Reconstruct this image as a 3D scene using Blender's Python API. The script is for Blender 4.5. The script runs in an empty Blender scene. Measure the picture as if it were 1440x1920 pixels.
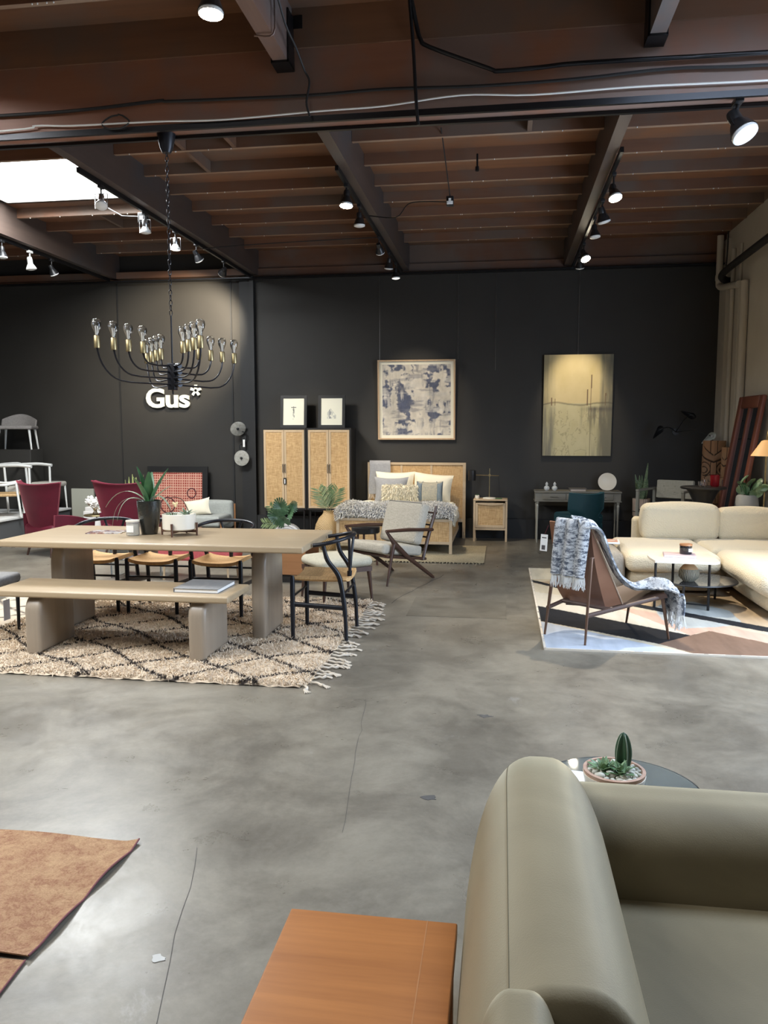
import bpy, bmesh, math, random
from mathutils import Vector, Matrix, Euler
import numpy as np
R=math.radians; PI=math.pi
random.seed(7); RNG=np.random.RandomState(5)
SC=bpy.context.scene; COL=SC.collection

# ---------------------------------------------------------------- camera
cd=bpy.data.cameras.new('camera'); cam=bpy.data.objects.new('camera',cd); COL.objects.link(cam)
cd.sensor_fit='VERTICAL'; cd.sensor_height=24.0; cd.lens=18.5; cd.clip_start=.05; cd.clip_end=100
cam.location=(0,0,1.62); cam.rotation_euler=(R(90-5.787),0,R(8.488)); SC.camera=cam
# ---------------------------------------------------------------- view + world
vs=SC.view_settings; vs.view_transform='Standard'; vs.look='None'; vs.gamma=1.0; vs.use_curve_mapping=False
vs.exposure=0.50
w=bpy.data.worlds.new('sky_light'); SC.world=w; w.use_nodes=True
w.node_tree.nodes['Background'].inputs[0].default_value=(.62,.75,1,1); w.node_tree.nodes['Background'].inputs[1].default_value=1.0
# ---------------------------------------------------------------- lights
def area(name,loc,rot,sx,sy,power,col=(1,1,1),spread=180):
    l=bpy.data.lights.new(name,'AREA'); l.shape='RECTANGLE'; l.size=sx; l.size_y=sy; l.energy=power; l.color=col; l.spread=R(spread)
    o=bpy.data.objects.new(name,l); COL.objects.link(o); o.location=loc; o.rotation_euler=rot; return o
def spot(name,loc,target,power,size=40,blend=.6,col=(1,.86,.66),rad=.04):
    l=bpy.data.lights.new(name,'SPOT'); l.energy=power; l.spot_size=R(size); l.spot_blend=blend; l.color=col; l.shadow_soft_size=rad
    o=bpy.data.objects.new(name,l); COL.objects.link(o); o.location=loc
    d=Vector(target)-Vector(loc); o.rotation_euler=d.to_track_quat('-Z','Y').to_euler(); return o
DAY=(.93,.97,1.0)
area('rear_fill_light',(-1.5,-3.3,2.3),(R(90),0,0),7,2.4,8,DAY)            # unseen weak fill added behind the camera
area('assumed_left_skylight',(-5.0,3.2,4.35),(0,0,0),2.0,1.4,340,DAY)           # unseen roof light assumed over the bright floor at left
area('added_near_skylight',(-2.7,1.6,4.35),(0,0,0),1.8,1.4,95,DAY)  # unseen overhead panel added as daylight fill
area('added_right_skylight',(2.0,3.2,4.35),(0,0,0),1.8,1.4,165,(.62,.77,1.0))  # unseen panel added as cool fill from above right
area('assumed_side_door_light',(3.02,5.6,1.6),(0,R(90),0),2.6,2.6,160,(.60,.76,1.0))      # light added for an assumed, unseen door; the right wall stays uncut
area('daylight_visible_skylight',(-4.95,8.5,4.36),(0,0,0),1.9,1.2,190,DAY)

# ---------------------------------------------------------------- node materials
MATS={}
def _new(name):
    m=bpy.data.materials.new(name); m.use_nodes=True; MATS[name]=m
    nt=m.node_tree; return m,nt,nt.nodes['Principled BSDF']
def c4(c): return (c[0],c[1],c[2],1)
def noise_fac(nt,scale,stretch=(1,1,1),detail=5,lo=.35,hi=.65,rough=.6,dist=0,coord='Object'):
    tc=nt.nodes.new('ShaderNodeTexCoord'); mp=nt.nodes.new('ShaderNodeMapping'); mp.inputs['Scale'].default_value=stretch
    nz=nt.nodes.new('ShaderNodeTexNoise'); nz.inputs['Scale'].default_value=scale; nz.inputs['Detail'].default_value=detail
    nz.inputs['Roughness'].default_value=rough; nz.inputs['Distortion'].default_value=dist
    nt.links.new(tc.outputs[coord],mp.inputs[0]); nt.links.new(mp.outputs[0],nz.inputs['Vector'])
    r=nt.nodes.new('ShaderNodeMapRange'); r.inputs[1].default_value=lo; r.inputs[2].default_value=hi
    nt.links.new(nz.outputs['Fac'],r.inputs[0]); return r.outputs[0]
def mix(nt,f,a,b,mode='MIX'):
    x=nt.nodes.new('ShaderNodeMix'); x.data_type='RGBA'; x.blend_type=mode
    if isinstance(f,(int,float)): x.inputs[0].default_value=f
    else: nt.links.new(f,x.inputs[0])
    for s,v in ((6,a),(7,b)):
        if isinstance(v,tuple): x.inputs[s].default_value=c4(v)
        else: nt.links.new(v,x.inputs[s])
    return x.outputs[2]
def bump(nt,bs,h,strength,dist):
    b=nt.nodes.new('ShaderNodeBump'); b.inputs['Strength'].default_value=strength; b.inputs['Distance'].default_value=dist
    nt.links.new(h,b.inputs['Height']); nt.links.new(b.outputs[0],bs.inputs['Normal'])
def M(name,c,r=.5,m=0,n=None,b=None,sheen=0,emit=None,trans=0,spec=.5,coat=0,ior=1.45,vcol=False):
    mt,nt,bs=_new(name)
    bs.inputs['Base Color'].default_value=c4(c); bs.inputs['Roughness'].default_value=r; bs.inputs['Metallic'].default_value=m
    bs.inputs['Specular IOR Level'].default_value=spec; bs.inputs['Coat Weight'].default_value=coat; bs.inputs['IOR'].default_value=ior
    if n:
        sc,c2=n[0],n[1]; st=n[2] if len(n)>2 else (1,1,1)
        f=noise_fac(nt,sc,st); nt.links.new(mix(nt,f,c,c2),bs.inputs['Base Color'])
    if vcol:
        a=nt.nodes.new('ShaderNodeAttribute'); a.attribute_name='Col'
        nt.links.new(a.outputs['Color'],bs.inputs['Base Color'])
    if b:
        f=noise_fac(nt,b[0],b[3] if len(b)>3 else (1,1,1),lo=.2,hi=.8); bump(nt,bs,f,b[1],b[2])
    if sheen: bs.inputs['Sheen Weight'].default_value=sheen; bs.inputs['Sheen Roughness'].default_value=.4
    if emit: bs.inputs['Emission Color'].default_value=c4(emit[0]); bs.inputs['Emission Strength'].default_value=emit[1]
    if trans: bs.inputs['Transmission Weight'].default_value=trans
    return mt
def weave(name,c1,c2,sx=60,rough=.7,amt=.5):
    # woven surface: thread lines in two directions with broken noise
    mt,nt,bs=_new(name); bs.inputs['Roughness'].default_value=rough
    f1=noise_fac(nt,sx,(.12,1,1),3,.38,.62); f2=noise_fac(nt,sx,(1,1,.12),3,.38,.62)
    a=mix(nt,f1,c1,c2); b=mix(nt,f2,c1,c2); o=mix(nt,.5,a,b)
    nt.links.new(o,bs.inputs['Base Color']); bump(nt,bs,f1,.25,.002); return mt
def wood(name,c1,c2,axis='x',sc=14,rough=.45,coat=0,c3=None,spec=.5):
    mt,nt,bs=_new(name); bs.inputs['Roughness'].default_value=rough; bs.inputs['Coat Weight'].default_value=coat; bs.inputs['Specular IOR Level'].default_value=spec
    st={'x':(.06,1,1),'y':(1,.06,1),'z':(1,1,.06)}[axis]
    f=noise_fac(nt,sc,st,8,.3,.7,.65,.4); f2=noise_fac(nt,sc*6,st,4,.3,.7)
    a=mix(nt,f,c1,c2); a=mix(nt,.25,a,mix(nt,f2,c2,c1))
    if c3: a=mix(nt,noise_fac(nt,.9,(1,1,1),4,.45,.6),a,c3)
    nt.links.new(a,bs.inputs['Base Color']); bump(nt,bs,f2,.08,.002); return mt

# ---------------------------------------------------------------- mesh helpers
def finish(o,smooth):
    if smooth:
        me=o.data; me.polygons.foreach_set('use_smooth',[True]*len(me.polygons))
        try: me.set_sharp_from_angle(angle=R(smooth if smooth is not True else 45))
        except Exception: pass
def obj(name,geo,mat,parent=None,loc=None,rot=None,smooth=45,kind=None,label=None,cols=None):
    v,f=geo; me=bpy.data.meshes.new(name); me.from_pydata([tuple(p) for p in v],[],f); me.update()
    if mat: me.materials.append(MATS[mat] if isinstance(mat,str) else mat)
    o=bpy.data.objects.new(name,me); COL.objects.link(o)
    if parent: o.parent=parent
    if loc is not None: o.location=loc
    if rot is not None: o.rotation_euler=rot
    if smooth: finish(o,smooth)
    if cols is not None:
        a=me.color_attributes.new('Col','FLOAT_COLOR','POINT'); a.data.foreach_set('color',np.asarray(cols,dtype=np.float32).ravel())
    if kind: o['kind']=kind
    if label: o['label']=label
    return o
def thing(name,label,cat,loc=(0,0,0),rotz=0,group=None,rot=None):
    o=bpy.data.objects.new(name,None); COL.objects.link(o); o.location=loc; o.rotation_euler=rot or (0,0,rotz)
    o.empty_display_size=.1; o['label']=label; o['category']=cat
    if group: o['group']=group
    return o
def tag(o,label,cat,group=None):
    o['label']=label; o['category']=cat
    if group: o['group']=group
    return o
def struct(name,geo,mat,parent=None,smooth=0):
    o=obj(name,geo,mat,parent,smooth=smooth)
    if not parent: o['kind']='structure'
    return o
def dup(root,loc,rotz=None,label=None,group=None,rot=None,scale=None):
    r=root.copy(); COL.objects.link(r); r.location=loc
    if rotz is not None: r.rotation_euler=(0,0,rotz)
    if rot is not None: r.rotation_euler=rot
    if scale: r.scale=(scale,)*3
    if label: r['label']=label
    if group: r['group']=group
    def rec(a,b):
        for ch in list(a.children):
            c=ch.copy(); COL.objects.link(c); c.parent=b; rec(ch,c)
    rec(root,r); return r
def join(*gs):
    V=[];F=[]
    for v,f in gs:
        k=len(V); V+=[tuple(p) for p in v]; F+=[tuple(i+k for i in q) for q in f]
    return V,F
def xf(g,loc=(0,0,0),rot=(0,0,0),sc=(1,1,1)):
    m=Matrix.Translation(loc)@Euler(rot).to_matrix().to_4x4()@Matrix.Diagonal((*sc,1))
    return [tuple(m@Vector(p)) for p in g[0]],g[1]
def box(x0,x1,y0,y1,z0,z1):
    v=[(x0,y0,z0),(x1,y0,z0),(x1,y1,z0),(x0,y1,z0),(x0,y0,z1),(x1,y0,z1),(x1,y1,z1),(x0,y1,z1)]
    return v,[(0,3,2,1),(4,5,6,7),(0,1,5,4),(1,2,6,5),(2,3,7,6),(3,0,4,7)]
def rbox(x0,x1,y0,y1,z0,z1,r=.01,k=2,m=1,puff=0):
    # box with rounded edges; m inner subdivisions, puff bulges the faces outward
    c=np.array([(x0+x1)/2,(y0+y1)/2,(z0+z1)/2]); h=np.array([(x1-x0)/2,(y1-y0)/2,(z1-z0)/2]); r=min(r,h.min()*.999)
    L=[]
    for a in range(3):
        i=h[a]-r; e=[i+r*math.tan(PI/4*j/k) for j in range(k+1)]
        L.append([-q for q in reversed(e)]+[ -i+2*i*j/m for j in range(1,m)]+e)
    V=[];F=[];idx={}
    def vid(p):
        key=tuple(round(q,6) for q in p)
        if key in idx: return idx[key]
        p=np.array(p); q=np.clip(p,-(h-r),h-r); d=p-q; n=np.linalg.norm(d)
        if n>1e-9: p=q+d/n*r
        if puff:
            for a in range(3):
                o=[b for b in range(3) if b!=a]
                wgt=(1-(p[o[0]]/h[o[0]])**2)*(1-(p[o[1]]/h[o[1]])**2)
                p=p.copy(); p[a]+=math.copysign(1,p[a])*puff*max(wgt,0)*(abs(p[a])/h[a])**2
        idx[key]=len(V); V.append(tuple(p+c)); return idx[key]
    for a in range(3):
        b,e=(a+1)%3,(a+2)%3
        for s in (-1,1):
            for i in range(len(L[b])-1):
                for j in range(len(L[e])-1):
                    q=[]
                    for (ii,jj) in ((i,j),(i+1,j),(i+1,j+1),(i,j+1)):
                        p=[0,0,0]; p[a]=s*h[a]; p[b]=L[b][ii]; p[e]=L[e][jj]; q.append(vid(p))
                    if s<0: q.reverse()
                    if len(set(q))>=3: F.append(tuple(dict.fromkeys(q)))
    return V,F
def lathe(prof,seg=24,c=(0,0,0),closed=False,axis='z'):
    V=[];F=[];n=len(prof)
    for i in range(seg):
        a=2*PI*i/seg
        for (r,z) in prof:
            p=(r*math.cos(a),r*math.sin(a),z)
            if axis=='y': p=(p[0],p[2],-p[1])
            if axis=='x': p=(p[2],p[1],-p[0])
            V.append((p[0]+c[0],p[1]+c[1],p[2]+c[2]))
    for i in range(seg):
        k=(i+1)%seg
        for j in range(n-1): F.append((i*n+j,k*n+j,k*n+j+1,i*n+j+1))
        if closed: F.append((i*n+n-1,k*n+n-1,k*n,i*n))
    if not closed:
        if prof[0][0]>1e-6: F.append(tuple(i*n for i in reversed(range(seg))))
        if prof[-1][0]>1e-6: F.append(tuple(i*n+n-1 for i in range(seg)))
    return V,F
def tube(pts,r,seg=8,flat=1.0,up=None,closed=False):
    pts=[Vector(p) for p in pts]; n=len(pts); rs=r if isinstance(r,(list,tuple)) else [r]*n
    V=[];F=[]; prev=None
    for i,p in enumerate(pts):
        if closed: t=(pts[(i+1)%n]-pts[i-1])
        else: t=(pts[min(i+1,n-1)]-pts[max(i-1,0)])
        t.normalize()
        if up is not None: u=Vector(up)-t*t.dot(Vector(up))
        elif prev is None: u=t.orthogonal()
        else: u=prev-t*t.dot(prev)
        u.normalize(); prev=u; w_=t.cross(u)
        for k in range(seg):
            a=2*PI*k/seg; V.append(tuple(p+u*(rs[i]*math.cos(a)*flat)+w_*(rs[i]*math.sin(a))))
    m=n if closed else n-1
    for i in range(m):
        j=(i+1)%n
        for k in range(seg):
            l=(k+1)%seg; F.append((i*seg+k,i*seg+l,j*seg+l,j*seg+k))
    if not closed: F.append(tuple(reversed(range(seg)))); F.append(tuple((n-1)*seg+k for k in range(seg)))
    return V,F
def smoothpath(pts,n=6):
    # Catmull-Rom
    P=[Vector(p) for p in pts]; P=[P[0]*2-P[1]]+P+[P[-1]*2-P[-2]]; out=[]
    for i in range(1,len(P)-2):
        for k in range(n):
            t=k/n; a,b,c,d=P[i-1],P[i],P[i+1],P[i+2]
            out.append(.5*((2*b)+(c-a)*t+(2*a-5*b+4*c-d)*t*t+(3*b-a-3*c+d)*t**3))
    out.append(P[-2]); return out
def prism(poly,z0,z1,axis='z'):
    # poly: list of 2D points; extruded along axis ('z': xy, 'x': yz, 'y': xz)
    n=len(poly); V=[]
    for z in (z0,z1):
        for (a,b) in poly: V.append({'z':(a,b,z),'x':(z,a,b),'y':(a,z,b)}[axis])
    F=[tuple(reversed(range(n))),tuple(range(n,2*n))]+[(i,(i+1)%n,n+(i+1)%n,n+i) for i in range(n)]
    return V,F
def grid(fn,nu,nv,wrap=False):
    V=[];F=[]
    for i in range(nu+1):
        for j in range(nv+1): V.append(tuple(fn(i/nu,j/nv)))
    for i in range(nu):
        for j in range(nv):
            a=i*(nv+1)+j; F.append((a,a+nv+1,a+nv+2,a+1))
    return V,F
def sheet(fn,nu,nv,th=.004):
    # surface with thickness
    v,f=grid(fn,nu,nv); n=len(v); P=np.array(v); N=np.zeros_like(P)
    for q in f:
        nn=np.cross(P[q[2]]-P[q[0]],P[q[3]]-P[q[1]])
        for i in q: N[i]+=nn
    N/=np.maximum(np.linalg.norm(N,axis=1,keepdims=True),1e-9)
    Q=P-N*th; F=list(f)+[tuple(reversed([i+n for i in q])) for q in f]
    w_=nv+1; ring=[j for j in range(nv+1)]+[i*w_+nv for i in range(1,nu+1)]+[nu*w_+j for j in range(nv-1,-1,-1)]+[i*w_ for i in range(nu-1,0,-1)]
    for a,b in zip(ring,ring[1:]+ring[:1]): F.append((a,b,b+n,a+n))
    return [tuple(p) for p in P]+[tuple(p) for p in Q],F
def pillow(w_,h_,t,pinch=.06,n=12,seed=0):
    # soft cushion standing in local xz plane, thickness along y
    rr=random.Random(seed)
    V=[];F=[];idx={}
    for s in (-1,1):
        for i in range(n+1):
            for j in range(n+1):
                u=2*i/n-1; v=2*j/n-1
                edge=i in (0,n) or j in (0,n)
                if s==1 and edge: idx[(s,i,j)]=idx[(-1,i,j)]; continue
                th=t/2*((1-abs(u)**2.6)*(1-abs(v)**2.6))**.5
                px=u*(w_/2)*(1-pinch*(1-v*v)); pz=v*(h_/2)*(1-pinch*(1-u*u))
                idx[(s,i,j)]=len(V); V.append((px,s*th+rr.uniform(-.002,.002)*(not edge),pz))
    for s in (-1,1):
        for i in range(n):
            for j in range(n):
                q=[idx[(s,i,j)],idx[(s,i+1,j)],idx[(s,i+1,j+1)],idx[(s,i,j+1)]]
                if s==1: q.reverse()
                F.append(tuple(q))
    return V,F
def ico(r=1,sub=2,c=(0,0,0),sc=(1,1,1)):
    bm=bmesh.new(); bmesh.ops.create_icosphere(bm,subdivisions=sub,radius=r)
    v=[(p.co.x*sc[0]+c[0],p.co.y*sc[1]+c[1],p.co.z*sc[2]+c[2]) for p in bm.verts]; f=[tuple(x.index for x in q.verts) for q in bm.faces]; bm.free(); return v,f
def tufts(P,N,ln,wd,jit=.5,rng=RNG):
    # curved blades (two segments) standing at points P along normals N
    P=np.asarray(P,float); N=np.asarray(N,float); k=len(P)
    L=ln*(.6+.8*rng.rand(k,1)); d=N+jit*rng.normal(size=(k,3)); d/=np.linalg.norm(d,axis=1,keepdims=True)
    s=np.cross(d,rng.normal(size=(k,3))); s/=np.maximum(np.linalg.norm(s,axis=1,keepdims=True),1e-9); s*=wd/2
    g=np.array([0,0,-.35*ln]); mid=P+d*L*.55; tip=P+d*L*.9+g+jit*.3*ln*rng.normal(size=(k,3))
    V=np.stack([P-s,P+s,mid-s*.9,mid+s*.9,tip],1).reshape(-1,3)
    F=[]
    for i in range(k):
        a=5*i; F.append((a,a+1,a+3,a+2)); F.append((a+2,a+3,a+4))
    return V.tolist(),F
def leafblade(L,W,bend=.3,fold=.15,n=8,tipdrop=0,curl=0):
    # lance-shaped leaf growing along +z and bending towards +x; returns a thin solid
    def fn(u,v):
        t=u; wv=W*math.sin(PI*min(1,(t*.92+.04)))**.8*(1-t*.25); s=(v-.5)
        x=bend*t*t*L; z=L*t-(tipdrop*L*t**3)
        return (x+abs(s)*-fold*wv, s*wv, z)
    return sheet(fn,n,4,.0012)
def text_geo(s,size,ext,font=None,bold=0):
    cu=bpy.data.curves.new('t','FONT'); cu.body=s; cu.size=size; cu.extrude=ext; cu.offset=bold; cu.resolution_u=4
    o=bpy.data.objects.new('t',cu); COL.objects.link(o); dg=bpy.context.evaluated_depsgraph_get()
    me=bpy.data.meshes.new_from_object(o.evaluated_get(dg)); g=([tuple(v.co) for v in me.vertices],[tuple(p.vertices) for p in me.polygons])
    bpy.data.objects.remove(o); bpy.data.meshes.remove(me); return g

# ---------------------------------------------------------------- materials
_,nt,bs=_new('concrete')
f=noise_fac(nt,.55,(1,1,1),8,.38,.64,.62,.6); f2=noise_fac(nt,3.2,(1,1,1),11,.30,.72,.74,.2); f3=noise_fac(nt,38,(1,1,1),4,.3,.75,.7)
a=mix(nt,f,(.085,.072,.053),(.178,.155,.116)); a=mix(nt,f2,a,mix(nt,f,(.148,.130,.098),(.222,.197,.152))); a=mix(nt,.22,a,mix(nt,f3,(.06,.056,.048),(.26,.25,.23)))
a=mix(nt,.42,a,mix(nt,noise_fac(nt,1.4,(1,1,1),10,.40,.60,.72,.4),(.085,.073,.056),(.265,.236,.184)))
st=noise_fac(nt,1.7,(1,1,1),9,.62,.80,.75,.6); a=mix(nt,st,a,(.33,.32,.30))
nt.links.new(a,bs.inputs['Base Color'])
rr=nt.nodes.new('ShaderNodeMapRange'); rr.inputs[3].default_value=.24; rr.inputs[4].default_value=.44; nt.links.new(f2,rr.inputs[0]); nt.links.new(rr.outputs[0],bs.inputs['Roughness'])
bump(nt,bs,f2,.12,.003)
M('patch_concrete',(.185,.165,.128),.38,n=(4,(.12,.105,.08)),b=(9,.2,.002))
M('floor_crack',(.07,.065,.06),.8)
M('floor_chip',(.42,.41,.38),.7)
M('black_wall',(.027,.0245,.0205),.6,n=(1.2,(.032,.0295,.025)),b=(60,.04,.001))
M('black_trim',(.018,.018,.018),.55)
M('beige_wall',(.52,.48,.40),.7,n=(2,(.56,.52,.44)),b=(30,.08,.002))
M('beige_paint',(.50,.46,.38),.5)
wood('ceiling_wood',(.235,.105,.048),(.125,.055,.028),'x',3,.6,0,(.14,.085,.058))
wood('joist_wood',(.185,.085,.044),(.105,.048,.027),'x',4,.6,0,(.13,.09,.068))
wood('girder_wood',(.30,.125,.068),(.17,.072,.042),'x',2,.5,0,(.19,.125,.10))
M('lit_underside',(.30,.21,.145),.7,n=(9,(.24,.14,.085),(.3,1,1)))  # paler joist undersides: light caught from the floor, put into the colour
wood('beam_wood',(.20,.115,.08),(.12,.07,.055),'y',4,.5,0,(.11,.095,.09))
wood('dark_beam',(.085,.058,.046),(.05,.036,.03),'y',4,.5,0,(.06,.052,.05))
M('metal_dark',(.03,.03,.032),.35,.8)
M('black_metal',(.012,.012,.013),.38,0,spec=.6)
M('white_metal',(.72,.71,.67),.4)
M('steel',(.55,.55,.55),.28,1)
M('white_wire',(.75,.74,.70),.5)
M('black_rubber',(.015,.014,.014),.6)
M('skylight_pane',(1,1,1),.5,emit=((.94,.98,1),9))
M('lamp_on',(1,.9,.7),.5,emit=((1,.88,.68),45))
M('lamp_dim',(.85,.83,.78),.35,emit=((1,.93,.82),1.2))
M('lamp_off',(.75,.75,.72),.3)

# ---------------------------------------------------------------- room shell
YW=12.2; XR=3.11; XL=-9.0; YB=-3.6; ZD=4.41
struct('floor',box(XL-.2,XR+.2,YB-.2,YW+.2,-.12,0),'concrete')
struct('wall_far',box(XL-.2,XR+.2,YW,YW+.2,0,ZD+.1),'black_wall')
struct('wall_right',box(XR,XR+.2,YB-.2,YW,0,ZD+.1),'beige_wall')
struct('wall_left',box(XL-.2,XL,YB-.2,YW,0,ZD+.1),'black_wall')
struct('wall_rear',box(XL,XR,YB-.2,YB,0,ZD+.1),'black_wall')
# roof deck with a roof light opening over the far left
sx0,sx1,sy0,sy1=-6.05,-3.84,7.82,9.22
ceil=struct('ceiling',join(box(XL-.2,XR+.2,YB-.2,sy0,ZD,ZD+.08),box(XL-.2,XR+.2,sy1,YW+.2,ZD,ZD+.08),box(XL-.2,sx0,sy0,sy1,ZD,ZD+.08),box(sx1,XR+.2,sy0,sy1,ZD,ZD+.08)),'ceiling_wood')
w1=struct('window_1',join(box(sx0-.03,sx0+.02,sy0,sy1,ZD,ZD+.45),box(sx1-.02,sx1+.03,sy0,sy1,ZD,ZD+.45),box(sx0,sx1,sy0-.03,sy0+.02,ZD,ZD+.45),box(sx0,sx1,sy1-.02,sy1+.03,ZD,ZD+.45)),'white_metal')
obj('window_pane',box(sx0,sx1,sy0,sy1,ZD+.40,ZD+.43),'skylight_pane',w1,smooth=0)
# unseen frames added around the out-of-frame daylight lamps; roof and walls stay uncut
def ring(x0,x1,y0,y1,z0,z1,b): return join(box(x0-b,x0,y0-b,y1+b,z0,z1),box(x1,x1+b,y0-b,y1+b,z0,z1),box(x0,x1,y0-b,y0,z0,z1),box(x0,x1,y1,y1+b,z0,z1))
for i_,(cx_,cy0,wx,wy) in enumerate([(-5.0,3.2,2.0,1.4),(-2.7,1.6,1.8,1.4),(2.0,3.2,1.8,1.4)]):
    struct('window_%d'%(i_+2),ring(cx_-wx/2,cx_+wx/2,cy0-wy/2,cy0+wy/2,4.31,4.41,.05),'white_metal')
struct('window_5',join(box(-5.1,-5.0,YB,YB+.05,1.0,3.6),box(2.0,2.1,YB,YB+.05,1.0,3.6),box(-5,2,YB,YB+.05,3.5,3.6),box(-5,2,YB,YB+.05,1.0,1.1),box(-1.55,-1.45,YB,YB+.05,1.1,3.5)),'metal_dark')  # rear frame added around the unseen fill light
struct('assumed_door_frame',join(box(XR-.06,XR,4.2,4.3,0,3.0),box(XR-.06,XR,6.9,7.0,0,3.0),box(XR-.06,XR,4.2,7.0,2.9,3.0)),'beige_paint')  # frame added around the assumed side light, with no opening behind it
# joists (parallel to the far wall), beams and the deep girder
BX=[-8.47,-6.13,-3.82,-1.47,.90,3.04]
rj=random.Random(3)
for n in range(22):
    y=12.10-.655*n
    if y<YB: break
    if 5.1<y<5.75 or n==0: continue
    for a,b in zip([XL]+BX[:-1],BX):
        if a==-6.13 and sy0<y<sy1: continue
        dz=rj.uniform(-.006,.006)
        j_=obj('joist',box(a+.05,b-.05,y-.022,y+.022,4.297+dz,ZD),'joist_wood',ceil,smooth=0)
        j_.data.materials.append(MATS['lit_underside']); j_.data.polygons[0].material_index=1
        V_,F_=[],[]
        for q in range(rj.randint(2,7)):
            g_=ico(.006,1,(rj.uniform(a+.1,b-.1),y-.018,4.293+dz),(1,1,1.3)); k_=len(V_); V_+=g_[0]; F_+=[tuple(i+k_ for i in f_) for f_ in g_[1]]
        obj('nails',(V_,F_),'white_wire',j_)
for x in BX[:-1]:
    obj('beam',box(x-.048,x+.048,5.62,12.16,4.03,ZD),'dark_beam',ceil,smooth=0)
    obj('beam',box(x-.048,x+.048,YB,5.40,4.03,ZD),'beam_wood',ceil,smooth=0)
obj('girder',join(box(XL,XR,5.40,5.50,3.73,ZD),box(XL,XR,5.52,5.62,3.73,ZD)),'girder_wood',ceil,smooth=0)
obj('nailer',box(XL,XR,5.385,5.40,4.16,ZD),'ceiling_wood',ceil,smooth=0)
for x in BX[1:-1]:
    obj('beam_hanger',join(box(x-.06,x-.048,5.25,5.40,4.02,4.35),box(x+.048,x+.06,5.25,5.40,4.02,4.35),box(x-.06,x+.06,5.25,5.40,4.015,4.03),box(x+.06,x+.12,5.375,5.385,4.28,4.36)),'metal_dark',ceil,smooth=0)
# short blocking between joists
for (x,y) in [(-3.05,6.9),(-2.55,6.9),(-3.05,7.55),(-5.0,9.5),(.2,6.9)]:
    yj=12.10-.655*round((12.10-y)/.655)
    obj('blocking',box(x-.02,x+.02,yj+.03,yj+.625,4.30,ZD),'joist_wood',ceil,smooth=0)
# ledger along the far wall and the left bulkhead trims
struct('trim_1',join(box(-3.85,XR,12.08,12.2,4.02,4.13),box(-3.85,XR,12.13,12.2,4.13,ZD)),'joist_wood')
struct('trim_2',join(box(XL,-3.85,12.04,12.2,4.03,4.13)),'joist_wood')
struct('trim_3',join(box(-4.10,-3.92,12.14,12.2,0,4.03),box(-3.92,-3.86,12.10,12.2,0,4.03),box(-4.27,-4.245,12.185,12.2,0,4.03)),'black_trim')
struct('trim_4',join(box(-6.16,-6.145,12.19,12.2,0,4.03)),'black_trim')
struct('trim_5',join(box(XL,XR,11.98,12.10,3.97,3.99)),'metal_dark')
struct('baseboard_far',box(-3.86,3.0,12.12,12.2,0,.30),'black_trim')
# floor patch, joint lines and cracks
random.seed(11)
struct('trim_6',box(-.82,.06,6.82,7.62,.0,.0025),'patch_concrete')
def crack(name,pts,wd=.004):
    V=[];F=[]
    for i,(x,y) in enumerate(pts):
        V+=[(x-wd,y,.0018),(x+wd,y,.0018),(x-wd,y-.001,0),(x+wd,y,0)]
        if i: F.append((4*i-4,4*i-3,4*i+1,4*i))
    struct(name,(V,F),'floor_crack')
def wig(a,b,n=14,s=.02):
    return [(a[0]+(b[0]-a[0])*t/n+random.gauss(0,s),a[1]+(b[1]-a[1])*t/n) for t in range(n+1)]
crack('trim_7',wig((-1.15,2.8),(-.82,1.5),10,.006),.0008)
crack('trim_8',wig((-.80,4.6),(-.62,3.0),16,.004),.0007)
crack('trim_9',wig((-.62,8.9),(-1.05,7.3),8,.01),.003)
# ================================================================ ceiling hardware
def cable(name,pts,r,mat,label,cat,n=5,seg=6,group=None):
    o=obj(name,tube(smoothpath(pts,n),r,seg),mat); tag(o,label,cat,group); return o
yf=5.372
cable('electrical_cable',[(-6,yf,3.86),(-3.55,yf,3.845),(-2.9,yf,3.85),(-2.36,yf,3.876),(-2.25,yf,3.868),(-1.31,yf,3.85),(-.8,yf,3.858),(-.18,yf,3.84),(.43,yf,3.845),(1.0,yf,3.87),(1.58,yf,3.855),(3.0,yf,3.86)],.011,'black_rubber','thick black cable running along the middle of the deep ceiling girder','cable')
cable('white_cable',[(-6,yf,3.70),(-3.56,yf,3.74),(-3.28,yf,3.762),(-3.0,yf,3.748),(-2.4,yf,3.742),(-1.9,yf,3.728),(-1.235,yf,3.745),(-.8,yf,3.752),(-.3,yf,3.79),(.165,yf,3.765),(.8,yf,3.775),(1.58,yf,3.765),(3.0,yf,3.77)],.006,'white_wire','thin white cable clipped low along the front face of the girder','cable')
cable('metal_conduit',[(-.62,5.30,4.39),(-.585,yf-.02,4.22),(-.56,yf-.02,4.14),(-.50,yf-.02,4.09),(-.12,yf-.02,3.935),(-.06,yf-.02,3.915),(.2,yf-.02,3.92),(.43,yf-.02,3.93),(1.0,yf-.02,3.925),(1.6,yf-.02,3.92),(3.0,yf-.02,3.92)],.014,'metal_dark','bent dark metal conduit along the upper right face of the girder','conduit',4,8)
cable('vertical_conduit',[(-.63,5.30,4.40),(-.605,5.32,4.1),(-.585,5.345,3.74),(-.575,5.37,3.62)],.011,'metal_dark','straight vertical metal conduit crossing the girder and ending below it','conduit',4,8)
cable('electrical_cable',[(-1.36,4.4,4.30),(-1.36,4.75,4.22),(-1.36,5.0,4.12),(-1.35,5.2,4.08),(-1.33,5.34,4.0),(-1.30,5.36,3.93),(-1.32,5.355,3.8),(-1.30,5.36,3.71)],.007,'black_rubber','thin black cord drooping down the side of the near ceiling beam and girder','cable')
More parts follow.
